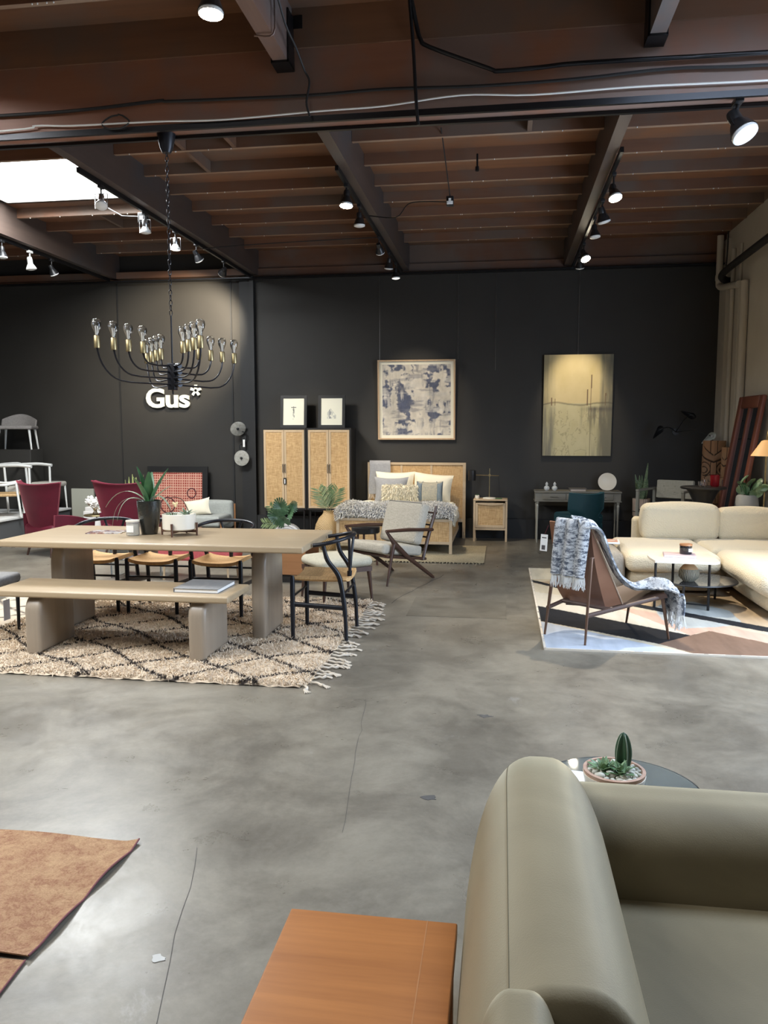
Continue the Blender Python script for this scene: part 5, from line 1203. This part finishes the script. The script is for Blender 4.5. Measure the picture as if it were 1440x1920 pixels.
# ================================================================ right lounge: rug, sofa, tables
def inpoly(X,Y,P):
    r=np.zeros(X.shape,bool); n=len(P)
    for i in range(n):
        x1,y1=P[i]; x2,y2=P[(i+1)%n]
        c=((y1>Y)!=(y2>Y)); xx=(x2-x1)*(Y-y1)/((y2-y1) if y2!=y1 else 1e-9)+x1; r^=c&(X<xx)
    return r
X0,X1,Y0,Y1=.335,3.04,5.88,9.42; nx_,ny_=270,354
X,Y=np.meshgrid(np.linspace(X0,X1,nx_),np.linspace(Y0,Y1,ny_)); fn_=fbm(nx_,ny_,8,31,5); fs=fbm(nx_,ny_,10,32,5,(4,.7))
im=np.ones((ny_,nx_,3))*np.array((.56,.49,.36))
im[Y>8.7]=(.62,.58,.47); im[inpoly(X,Y,[(.33,8.5),(1.6,7.1),(3.05,6.2),(3.05,9.42),(2.2,9.42)])]=(.47,.36,.24)
im[inpoly(X,Y,[(.33,7.36),(1.5,6.43),(1.68,6.59),(2.6,6.1),(3.05,6.2),(.9,7.62),(.33,7.95)])]=(.55,.46,.34)
im[inpoly(X,Y,[(1.05,7.30),(1.5,6.43),(1.68,6.59),(2.03,6.27),(3.05,5.9),(3.05,6.2),(2.15,6.5),(1.2,7.35)])]=(.56,.38,.29)
im[inpoly(X,Y,[(.33,8.0),(.33,7.36),(1.5,6.43),(1.15,7.2),(.8,7.75)])]=(.58,.53,.43)
im[inpoly(X,Y,[(1.40,7.42),(1.38,6.95),(1.53,6.66),(1.76,6.73),(2.03,6.88),(2.05,7.38),(1.82,7.74),(1.6,7.7)])]=(.43,.45,.43)
im[inpoly(X,Y,[(.33,6.74),(1.40,5.87),(.33,5.87)])]=(.46,.50,.56)
im[inpoly(X,Y,[(.33,7.36),(1.5,6.43),(1.2,6.13),(.33,6.75)])]=(.018,.018,.020)
im[inpoly(X,Y,[(.33,8.67),(1.18,7.64),(2.2,6.79),(3.05,6.15),(3.05,5.95),(2.14,6.62),(1.15,7.50),(.33,8.53)])]=(.020,.021,.024)
im[inpoly(X,Y,[(1.2,6.13),(1.684,6.60),(2.03,6.27),(2.6,5.87),(1.42,5.87)])]=(.20,.125,.085)
k=np.minimum(np.minimum(X-X0,X1-X),np.minimum(Y-Y0,Y1-Y))<.02; im[k]=im[k]*.5+np.array((.46,.44,.40))*.5
im=im*(.66+.34*fs[...,None])*(.9+.2*fn_[...,None])
V=[(x,y,z) for x,y,z in zip(X.ravel(),Y.ravel(),(.014+.003*(fbm(nx_,ny_,60,33,2)-.5)).ravel())]
F=[(j*nx_+i,j*nx_+i+1,(j+1)*nx_+i+1,(j+1)*nx_+i) for j in range(ny_-1) for i in range(nx_-1)]
M('cut_pile',(.5,.5,.5),.95,vcol=True,b=(260,.6,.003),spec=.15)
o=obj('patterned_rug',(V,F),'cut_pile',None,smooth=60,cols=np.concatenate([im,np.ones((ny_,nx_,1))],2).reshape(-1,4)); tag(o,'large rug with cream, black, tan and pale grey geometric shapes under the sofa','rug')
_e=obj('rug_edge',join(box(X0-.004,X0+.012,Y0,Y1,0,.0145),box(X0,X1,Y0-.004,Y0+.012,0,.0145)),'tassel_cotton',o,smooth=0)
# boucle sectional sofa
_,nt,bs=_new('boucle'); bs.inputs['Roughness'].default_value=.95; bs.inputs['Base Color'].default_value=(.66,.58,.42,1); bs.inputs['Sheen Weight'].default_value=.25
tc=nt.nodes.new('ShaderNodeTexCoord'); vo=nt.nodes.new('ShaderNodeTexVoronoi'); vo.inputs['Scale'].default_value=75; nt.links.new(tc.outputs['Object'],vo.inputs['Vector']); bump(nt,bs,vo.outputs['Distance'],.7,.006)
t=thing('sectional_sofa','cream boucle sectional sofa with a chaise in front of the right corner','sofa',(0,0,0))
def soft(name,x0,x1,y0,y1,z0,z1,r,puff,m=8): return obj(name,rbox(x0,x1,y0,y1,z0,z1,r,5,m,puff),'boucle',t,smooth=60)
soft('sofa_base',1.28,2.12,8.08,9.55,.04,.25,.10,.02); soft('seat_cushion',1.24,2.14,8.00,9.30,.235,.425,.075,.012)
soft('sofa_base',2.12,3.05,8.45,9.55,.04,.25,.06,.01); soft('seat_cushion',2.145,3.05,8.47,9.30,.235,.425,.06,.015)
soft('sofa_base',2.28,3.06,6.98,8.45,.04,.26,.13,.03); soft('chaise_cushion',2.17,3.06,6.90,8.46,.22,.43,.10,.02)
soft('sofa_back',1.53,3.06,9.48,9.68,.04,.63,.05,.0)
soft('back_cushion',1.60,2.41,9.22,9.47,.405,.80,.06,.035); soft('back_cushion',2.425,3.06,9.24,9.48,.405,.76,.06,.03)
# taupe drum ottoman with bullnose side
weave('taupe_wool',(.25,.215,.17),(.36,.32,.26),90,.9)
t=thing('taupe_ottoman','taupe rounded ottoman beside the sofa with an open magazine on top','ottoman',(1.07,8.55,0)); 
P=[(-.16,.02),(.15,.02),(.165,.10),(.17,.22),(.15,.34),(.10,.41),(.02,.44),(-.16,.44)]
obj('body',rbox(-.22,.17,-.52,.50,.016,.44,.12,5,4,.01),'taupe_wool',t,smooth=60)
_,nt,bs=_new('art_page'); f=noise_fac(nt,9,(1,1,1),3,.48,.53); g_=noise_fac(nt,6,(1,1,1),2,.5,.55); nt.links.new(mix(nt,f,mix(nt,g_,(.74,.74,.70),(.25,.48,.62)),(.62,.25,.13)),bs.inputs['Base Color'])
t=thing('art_book','white art book with an orange and blue cover picture on the taupe ottoman','book',(1.12,8.62,.449),R(-6)); obj('pages',rbox(-.16,.13,-.14,.14,0,.018,.003),'label_white',t); obj('cover_picture',box(-.14,.11,-.10,.12,.0182,.0195),'art_page',t,smooth=0)
# coffee table with marble top and lower glass disc
M('marble',(.74,.68,.57),.25,n=(3,(.68,.60,.48)),coat=.2); M('smoked_glass',(.05,.05,.055),.05,trans=.55,ior=1.3)
t=thing('marble_coffee_table','black metal coffee table with a cream stone top and lower smoked glass disc','coffee table',(0,0,0))
obj('stone_top',xf(prism([(1.35,7.55),(1.345,7.40),(1.36,7.22),(1.86,7.18),(1.915,7.24),(1.93,7.42),(1.93,7.72),(1.88,7.80),(1.40,7.74)],.462,.482),(0,0,0)),'marble',t,smooth=0)
obj('glass_shelf',lathe([(0,.245),(.36,.245),(.365,.25),(.36,.256),(0,.256)],48,(1.80,7.62,0)),'smoked_glass',t); obj('shelf_ring',tube([(1.80+.366*math.cos(a),7.62+.366*math.sin(a),.248) for a in [2*PI*k/48 for k in range(48)]],.007,6,closed=True),'black_metal',t)
for x,y,zz in ((1.41,7.45,.462),(1.66,7.92,.25),(1.62,6.98+.28,.25),(1.86,7.36,.462),(2.05,7.88,.25),(1.62,7.72,.462)):
    obj('leg',tube([(x,y,.016),(x,y,zz)],.012,8),'black_metal',t)
obj('stretcher',join(tube([(1.62,7.26,.05),(1.41,7.45,.14)],.008,6),tube([(1.62,7.45,.06),(1.86,7.36,.06)],.008,6)),'black_metal',t)
M('mauve_book',(.42,.33,.34),.6)
t=thing('coffee_table_book','mauve hardcover book on the stone coffee table under the black candle','book',(1.63,7.52,.482),R(-8)); obj('cover',join(rbox(-.14,.14,-.10,.10,0,.003,.001),rbox(-.14,.14,-.10,.10,.019,.022,.001),box(-.141,-.137,-.10,.10,0,.022)),'mauve_book',t); obj('pages',box(-.136,.136,-.096,.096,.003,.019),'label_white',t,smooth=0)
M('black_glass',(.01,.01,.012),.1,coat=.5)
t=thing('black_candle','black glass candle jar with a wooden lid and white label on the mauve book','candle',(1.685,7.52,.505)); obj('jar',lathe([(0,0),(.052,0),(.055,.004),(.055,.075),(.05,.078),(0,.078)],28),'black_glass',t); obj('lid',lathe([(0,.078),(.056,.078),(.056,.092),(0,.092)],28),'teak',t); obj('jar_label',join(*[box(.012+.0,.045,-.0565+.0,-.0555+.014,.025,.055)]),'label_white',t,smooth=0)
_,nt,bs=_new('ribbed_vase'); bs.inputs['Roughness'].default_value=.6
tc=nt.nodes.new('ShaderNodeTexCoord'); wv=nt.nodes.new('ShaderNodeTexWave'); wv.inputs['Scale'].default_value=26; wv.inputs['Distortion'].default_value=6; wv.inputs['Detail Scale'].default_value=.8; wv.bands_direction='X'; nt.links.new(tc.outputs['Object'],wv.inputs['Vector'])
nt.links.new(mix(nt,wv.outputs['Fac'],(.15,.145,.11),(.38,.36,.28)),bs.inputs['Base Color']); bump(nt,bs,wv.outputs['Fac'],.6,.008)
M('tan_clay',(.55,.36,.20),.6)
t=thing('ribbed_vase','ribbed clay vase with a tan neck and blue-green succulent on the glass shelf','vase',(1.715,7.50,.257))
obj('body',lathe([(0,0),(.05,0),(.085,.035),(.093,.075),(.08,.115),(0,.115)],40),'ribbed_vase',t); obj('neck',lathe([(.079,.115),(.055,.145),(.038,.155),(.042,.172),(.036,.172),(.03,.15),(0,.15)],32),'tan_clay',t)
M('blue_succulent',(.16,.28,.25),.5,n=(20,(.28,.40,.36)))
lv=[]
for k in range(26):
    a=k*2.4; r_=.012+.0026*k; lv.append(xf(leafblade(.055,.034,.5,.25,5),(0,0,.175),(0,R(8+2.6*k),a)))
obj('succulent',xf(join(*lv),(.012,-.01,.0),(0,R(8),0),(1.1,1.1,1.0)),'blue_succulent',t)

# brown leather lounge chair with throw
M('brown_leather',(.20,.088,.048),.42,n=(3,(.24,.115,.065)),b=(90,.15,.001)); M('leather_edge',(.42,.30,.21),.6); M('bronze_leg',(.16,.095,.065),.32,.5); M('seat_dark',(.085,.05,.038),.5)
t=thing('leather_lounge_chair','brown leather sling chair with slim metal legs, seen from behind on the rug','chair',(0,0,0))
A=[Vector(p) for p in ((.372,6.22,.930),(.665,6.04,.915))]       # top edge left/right
J=[Vector(p) for p in ((.53,6.50,.24),(.82,6.28,.245))]            # crease line
G=[Vector(p) for p in ((1.13,6.66,.40),(1.26,6.20,.385))]          # seat front
WING=Vector((.955,6.32,.275))
def backf(u,v): # u across, v up
    a=J[0].lerp(J[1],u); b_=A[0].lerp(A[1],u); p=a.lerp(b_,v); p+=Vector((-.03,-.02,0))*math.sin(PI*v)*.6
    # left bulge
    if u<.5: p+=Vector((-.10,.03,.0))*(1-u*2)**2*math.sin(PI*min(1,v*1.5))*.55*(1-v)
    return p
obj('back_shell',sheet(lambda u,v:backf(u,v),12,16,.012),'brown_leather',t)
def wing(u,v): # between right edge of back and the wing line forward
    a=backf(1,v); b_=WING.lerp(A[1],v); return a.lerp(b_,u)
obj('side_panel',sheet(lambda u,v:wing(u,v),6,16,.012),'brown_leather',t)
obj('edge_trim',tube([WING.lerp(A[1],k/10) for k in range(11)],.006,6),'leather_edge',t)
def seatf(u,v): # u across, v forward
    a=J[0].lerp(WING+Vector((0,0,-.01)),u); b_=G[0].lerp(G[1],u); p=a.lerp(b_,v); p.z-=.03*math.sin(PI*v)*math.sin(PI*u); return p
obj('seat',sheet(lambda u,v:seatf(u,v)+Vector((0,0,.0)),12,14,.03),'seat_dark',t)
RL,RR,FR,FL=Vector((.358,6.29,.016)),Vector((.642,6.00,.016)),Vector((1.303,6.27,.016)),Vector((1.06,6.78,.016))
tr_,tl_=Vector((.675,6.03,.675)),Vector((.405,6.28,.46))
obj('leg',tube([RR,tr_],[.009,.015],10),'bronze_leg',t); obj('leg',tube([RL,tl_],[.009,.015],10),'bronze_leg',t)
obj('leg',tube([FR,Vector((1.24,6.25,.36))],[.009,.016],10),'bronze_leg',t); obj('leg',tube([FL,Vector((1.08,6.66,.36))],[.009,.016],10),'bronze_leg',t)
mr=Vector((.652,6.02,.235)); ml=Vector((.375,6.28,.235))
obj('frame_rail',join(tube([mr,Vector((1.24,6.25,.355))],[.018,.016],8),tube([ml,Vector((.52,6.46,.262)),Vector((1.08,6.66,.355))],[.016]*3,8),tube([Vector((.50,6.43,.262)),Vector((.86,6.14,.262))],.016,8),tube([Vector((1.24,6.25,.355)),Vector((1.08,6.66,.355))],.014,8)),'seat_dark',t)
obj('bracket',join(tube([tr_,tr_+Vector((-.06,.06,.0))],.007,6),tube([tr_+Vector((0,0,0)),tr_+Vector((.02,.03,0))],.007,6)),'bronze_leg',t)
g=obj('price_tag',xf(box(-.028,.028,-.001,.001,-.13,0),(.335,6.19,.83),(0,R(3),R(-20))),'label_white',t,smooth=0); obj('tag_print',xf(join(box(-.016,.012,-.002,-.0012,-.12,-.085),box(-.018,.018,-.002,-.0012,-.03,-.022)),(.335,6.19,.83),(0,R(3),R(-20))),'print_dark',g,smooth=0); obj('string',tube([(.335,6.19,.83),(.365,6.2,.90)],.0015,4),'red_velvet',g)
# the knitted throw
_,nt,bs=_new('knit_throw'); bs.inputs['Roughness'].default_value=.95; bs.inputs['Sheen Weight'].default_value=.3
a=nt.nodes.new('ShaderNodeAttribute'); a.attribute_name='Col'; nt.links.new(a.outputs['Color'],bs.inputs['Base Color']); f=noise_fac(nt,140,(1,1,1),3); bump(nt,bs,f,.8,.01)
t=thing('knitted_throw','chunky blue-grey marled throw with fringe draped over the leather chair','blanket',(0,0,0))
rt=np.random.RandomState(3)
def throwcols(nu,nv,dark=.5,seed=1):
    a=fbm(nv+1,nu+1,9,seed,3,(1.4,4)); b_=fbm(nv+1,nu+1,5,seed+1,3,(1,3)); rows=np.sin(np.linspace(0,1,nu+1)*0+0)[:,None]
    r=np.random.RandomState(seed+5).rand(nu+1,nv+1)
    k=np.clip((a*.85+r*.22-.49)*6,0,1)[...,None]*np.clip(.45+b_*1.0,0,1)[...,None]
    c=np.array((.74,.76,.78))*(1-k)+np.array((.05,.07,.11))*k
    c=np.concatenate([c,np.ones(c.shape[:2]+(1,))],2).reshape(-1,4); return np.concatenate([c,c])
def knit(u,v,p,n): # chunky ribs
    return p
upv=Vector((0,0,1)); bn=(A[1]-A[0]).cross(upv).normalized()*1.0   # outward behind
bn=Vector((-.52,-.85,0))
# rear fall: columns of folds over the top edge
def rear(u,v): # u down 0..1, v across
    base=A[0].lerp(A[1],.22+.80*v); top=base+Vector((0,0,.022)); fold=.020*math.sin(v*PI*5.2)+.010*math.sin(v*17+2*u)
    down=u*.415
    p=top+bn*(.024+fold*(.5+.5*u)+.012*u)+Vector((0,0,-down))
    if u<.08: p=top.lerp(p,u/.08)+Vector((0,0,.012*math.sin(u/.08*PI)))
    p+=(A[1]-A[0]).normalized()*(-.02*u*(1-v)-.035*u*v+.0)
    return p
nu_,nv_=90,90
obj('rear_fall',sheet(lambda u,v:rear(u,v),nu_,nv_,-.014),'knit_throw',t,smooth=60,cols=throwcols(nu_,nv_,seed=4))
# forward fall: from the top right corner down the back's front face, along the seat and over its front
spine=[A[1]+Vector((-.09,.03,.028)),A[1]+Vector((.03,.04,.0)),Vector((.80,6.16,.70)),Vector((.90,6.26,.52)),Vector((1.02,6.33,.42)),Vector((1.14,6.36,.43)),Vector((1.235,6.33,.462)),Vector((1.31,6.29,.43)),Vector((1.335,6.27,.33)),Vector((1.335,6.26,.22))]
SP=smoothpath(spine,8); ns=len(SP)-1
wid=[.18,.17,.13,.13,.16,.20,.27,.29,.27,.25]
def fwd(u,v):
    f_=u*ns; i=min(int(f_),ns-1); q=f_-i; p=SP[i].lerp(SP[i+1],q); k=u*(len(wid)-1); j=min(int(k),len(wid)-2); w_=wid[j]+(wid[j+1]-wid[j])*(k-j)
    side=Vector((.25,-.95,0)) if u>.35 else Vector((.45,-.6,-.35)).lerp(Vector((.25,-.95,0)),u/.35)
    side.normalize(); s=v-.5
    p=p+side*(s*w_)+Vector((0,0,.016*math.cos(s*PI*4)-.02*abs(s)*2*(1 if u<.8 else 0)))
    if u>.8: p+=Vector((.02*math.sin(s*14),0,0))
    if u>.5: p+=Vector((0,0,-.10*max(0,s)*math.sin(PI*min(1,(u-.5)/.4))))
    return p
obj('seat_fall',sheet(lambda u,v:fwd(u,v),130,50,.014),'knit_throw',t,smooth=60,cols=throwcols(130,50,seed=9))
fr=[]; fr2=[]; rr_=random.Random(8)
for k in range(44):
    v=k/43; p=rear(1,v)
    for _ in range(2): fr.append(tube([p,p+Vector((rr_.uniform(-.01,.01),rr_.uniform(-.01,.0),-.045)),p+Vector((rr_.uniform(-.02,.02),rr_.uniform(-.015,0),-.075-rr_.random()*.03))],[.004,.004,.002],5))
for k in range(30):
    p=fwd(1,k/29)
    for _ in range(2): fr2.append(tube([p,p+Vector((rr_.uniform(-.01,.02),rr_.uniform(-.01,.01),-.05)),p+Vector((rr_.uniform(-.02,.03),rr_.uniform(-.02,.02),-.08-rr_.random()*.03))],[.004,.004,.002],5))
M('fringe_white',(.66,.66,.64),.9)
obj('fringe',join(*fr),'fringe_white',t); obj('fringe',join(*fr2),'fringe_white',t)

# ================================================================ foreground
# faded orange rug, folded edge
_,nt,bs=_new('faded_rug'); bs.inputs['Roughness'].default_value=.9
f=noise_fac(nt,5.5,(1,1,1),6,.44,.56,.6,1.4); f2=noise_fac(nt,26,(1,1,1),5,.40,.60,.7,.8); f3=noise_fac(nt,160,(1,1,1),2)
a=mix(nt,f,(.20,.092,.038),(.30,.180,.085)); a=mix(nt,.45,a,mix(nt,f2,(.155,.062,.028),(.36,.235,.12))); nt.links.new(mix(nt,.2,a,mix(nt,f3,(.15,.06,.03),(.5,.3,.2))),bs.inputs['Base Color']); bump(nt,bs,f3,.3,.002)
M('rug_binding',(.14,.045,.05),.85)
t=thing('faded_orange_rug','thin faded orange-brown rug lying on the floor at lower left','rug',(0,0,0))
def fr_(u,v):
    y=2.095+.712*v; xr=-1.402+.004*math.sin(9*v)-.018*(1-v); x=-3.2+(xr+3.2)*u; z=.008+.006*math.sin(9*x+2*y)*u+ (.018*((u-.97)/.03) *abs(math.sin(7*v)) if u>.97 else 0)+.012*max(0,1-v/.08)
    return (x,y,z)
obj('rug_body',sheet(fr_,70,40,.004),'faded_rug',t); obj('binding',tube([fr_(1,k/30) for k in range(31)],.0035,5),'rug_binding',t)
t=thing('folded_rug','second faded rug whose corner shows at the left edge under the first','rug',(0,0,0))
def f2_(u,v):
    y=1.2+.885*v; xr=-1.35-.075*v; x=-3.0+(xr+3.0)*u; return (x,y,.004+.003*math.sin(8*x)*u)
obj('rug_body',sheet(f2_,30,20,.003),'faded_rug',t); obj('binding',tube([f2_(1,k/10) for k in range(11)],.003,5),'rug_binding',t)
# chips and spots on the floor
rr_=random.Random(12)
def blobm(x,y,r_,z=.0022,e=.35):
    P=[(x+r_*(1+rr_.uniform(-e,e))*math.cos(a),y+r_*.7*(1+rr_.uniform(-e,e))*math.sin(a)) for a in [2*PI*k/12 for k in range(12)]]; return prism(P,0,z)
struct('trim_11',blobm(-1.03,2.16,.024,.002,.5),'floor_chip'); struct('trim_12',blobm(-.30,3.36,.035,.0015),'floor_crack'); struct('trim_13',blobm(.02-.10,4.42,.035,.0012,.6),'floor_crack'); 
# orange wood side table
wood('cherry_top',(.44,.175,.048),(.25,.088,.024),'x',10,.44,.0)
t=thing('wood_side_table','square orange-brown wooden side table beside the olive armchair','side table',(0,0,0))
obj('top',rbox(-.477,-.085,1.19,1.712,.465,.50,.004),'cherry_top',t)
for a in (-.455,-.11):
    for b_ in (1.22,1.68): obj('leg',box(a-.018,a+.018,b_-.018,b_+.018,0,.465),'cherry_top',t,smooth=0)
obj('seam',box(-.155,-.1525,1.192,1.710,.4998,.5004),'teak',t,smooth=0)
# glass drum table with succulent bowl
M('dark_glass',(.42,.47,.47),.05,trans=.85,ior=1.25)
t=thing('glass_side_table','round dark glass side table behind the olive armchair','side table',(.385,2.475,0))
obj('glass_top',lathe([(0,.488),(.245,.488),(.25,.493),(.248,.50),(0,.50)],56),'dark_glass',t); obj('rim',tube([(.25*math.cos(a),.25*math.sin(a),.496) for a in [2*PI*k/56 for k in range(56)]],.003,5,closed=True),'black_glass',t)
for a in (90,210,330): obj('leg',tube([(.16*math.cos(R(a)),.16*math.sin(R(a)),0),(.16*math.cos(R(a)),.16*math.sin(R(a)),.488)],.010,8),'black_metal',t)
obj('base_ring',tube([(.16*math.cos(a),.16*math.sin(a),.10) for a in [2*PI*k/30 for k in range(30)]],.006,6,closed=True),'black_metal',t)
o=obj('price_card',xf(box(-.025,.025,-.05,.05,0,.001),(.262,2.535,.5005),(0,0,R(-8))),'label_white',None,smooth=0); tag(o,'small white printed price card lying on the dark glass table','card')
M('clay_rim',(.40,.24,.17),.8,n=(25,(.48,.33,.25)))
t=thing('succulent_bowl','clay bowl of succulents, a small cactus and pale pebbles on the glass table','planter',(.358,2.43,.50))
obj('bowl',lathe([(0,0),(.055,0),(.085,.03),(.093,.075),(.094,.082),(.084,.083),(.08,.07),(0,.055)],44),'clay_rim',t); obj('glaze',lathe([(.058,.003),(.087,.03),(.0945,.070)],44),'cream_ceramic',t)
obj('soil',lathe([(0,.066),(.082,.068)],28),'soil',t)
M('pebble',(.60,.56,.46),.5,n=(9,(.42,.45,.40))); rp=random.Random(5)
placed=[]
k=0
while len(placed)<46 and k<3000:
    k+=1; a=rp.uniform(0,6.283); r_=.078*math.sqrt(rp.random()); s=rp.uniform(.007,.012) if len(placed)>6 else rp.uniform(.012,.016); x,y=r_*math.cos(a),r_*math.sin(a)
    if r_+s>.086 or any(math.hypot(x-a1,y-b1)<(s+s1)*.85 for a1,b1,s1 in placed): continue
    placed.append((x,y,s)); o_=obj('pebble',ico(s,2,(0,0,0),(1.2,.85,.75)),'pebble',t,loc=(x,y,.072+s*.4),rot=(0,0,rp.uniform(0,3)),smooth=60)
M('agave',(.10,.20,.09),.45,n=(16,(.26,.36,.20)))
lv=[]
for k in range(22): lv.append(xf(leafblade(.058-.001*k+.006*(k%2),.020,.15,.3,5),(-.032,-.005,.072),(0,R(72-3.1*k),k*2.4)))
obj('agave',join(*lv),'agave',t)
lv=[]
for k in range(24): lv.append(xf(leafblade(.036,.013,.3,.3,4),(.018+.012*math.cos(k),-.03+.012*math.sin(k),.076+.0006*k),(0,R(65-2.2*k),k*2.4)))
obj('succulent',join(*lv),'agave',t)
M('cactus_green',(.025,.065,.03),.5); M('cactus_rib',(.50,.55,.45),.6)
def cac(u,v):
    a=2*PI*v; z=.125*u; r0=.022*(math.sin(PI*min(1,.12+u*.88)))**.55 if u<1 else 0; r_=r0*(1+.22*math.cos(5*a)); return (.028+r_*math.cos(a),.022+r_*math.sin(a),.068+z)
c_=obj('cactus',grid(cac,22,60),'cactus_green',t,smooth=60)
obj('ribs',join(*[tube([(.028+.022*1.21*(math.sin(PI*min(1,.12+q/20*.88)))**.55*math.cos(2*PI*m/5),.022+.022*1.21*(math.sin(PI*min(1,.12+q/20*.88)))**.55*math.sin(2*PI*m/5),.068+.125*q/20) for q in range(20)],.0011,4) for m in range(5)]),'cactus_rib',c_)

# olive velvet armchair: tall rounded back on the left, far arm, near arm below the frame
_,nt,bs=_new('olive_velvet'); bs.inputs['Roughness'].default_value=.7; bs.inputs['Sheen Weight'].default_value=1.0; bs.inputs['Sheen Roughness'].default_value=.45; bs.inputs['Sheen Tint'].default_value=(.90,.80,.56,1)
f=noise_fac(nt,2.2,(1,1,1),4,.40,.62,.5,1.2); nt.links.new(mix(nt,f,(.118,.092,.047),(.172,.137,.076)),bs.inputs['Base Color']); f3=noise_fac(nt,300,(1,1,1),2); bump(nt,bs,f3,.12,.001)
t=thing('olive_velvet_armchair','olive taupe velvet armchair with a tall rounded back, close at lower right','armchair',(0,0,0))
def barrel(y0,y1,xo,xi,zt_,z0,endr,n=36,k=30,near=None):
    # soft D-shaped bolster running along y; rounded at the far end (and near end)
    V=[];F=[]
    for i in range(n+1):
        q=i/n; y=y0+(y1-y0)*(1-math.cos(PI*q))/2
        e=1.0
        if y>y1-endr: e=math.sqrt(max(0,1-((y-(y1-endr))/endr)**2))
        if near and y<y0+near: e=min(e,math.sqrt(max(0,1-((y0+near-y)/near)**2)))
        for j in range(k+1):
            a=PI*j/k; c=(xo+xi)/2; hw=(xi-xo)/2
            # outer side steeper than inner side
            ca=math.cos(PI-a); sa=math.sin(a)
            x=c-.02+ hw*math.copysign(abs(ca)**.85,ca)*(.45+.55*e) + (.02 if ca>0 else 0)
            h=(zt_-z0)*(sa**(.55 if ca<0 else .80)); z=z0+h*(.80+.20*e if e>.0 else .8)
            z=z0+(h)*(1-(1-e)*.28)
            V.append((x,y,z))
    m=k+1
    for i in range(n):
        for j in range(k): F.append((i*m+j,i*m+j+1,(i+1)*m+j+1,(i+1)*m+j))
    F.append(tuple(range(m))); F.append(tuple(n*m+j for j in reversed(range(m))))
    return V,F
bg_=barrel(1.10,2.25,-.062,.315,.79,.02,.38,48,40,.03)
bk_=obj('backrest',bg_,'olive_velvet',t,smooth=75)
M('seam_thread',(.10,.085,.05),.9)
obj('seam',tube([Vector(bg_[0][i*41+15])+Vector((0,0,.0004)) for i in range(2,44)],.0008,5),'seam_thread',bk_)
M('seam_dark',(.12,.10,.06),.9)
obj('seam',tube([(.015,1.17+.98*k/30,.8+.0-.0*k) for k in range(1)]+[(.015,1.20,.787),(.015,1.6,.787)],.0001,3),'seam_dark',t) if False else None
obj('far_arm',rbox(.10,1.25,1.985,2.27,.05,.648,.115,8,4),'olive_velvet',t,smooth=75)
obj('near_arm',rbox(.06,1.25,.80,1.10,.05,.64,.12,8,4),'olive_velvet',t,smooth=75)
obj('arm_corner',barrel(.80,1.155,-.035,.135,.812,.05,.07,30,48,.1),'olive_velvet',t,smooth=75)
obj('seat',rbox(.20,1.25,1.06,2.03,.12,.425,.045,5,8,.012),'olive_velvet',t,smooth=75)
for a,b_ in ((.05,2.18),(1.15,2.18),(.05,.9),(1.15,.9)): obj('leg',tube([(a,b_,0),(a,b_,.08)],[.015,.022],10),'walnut',t)
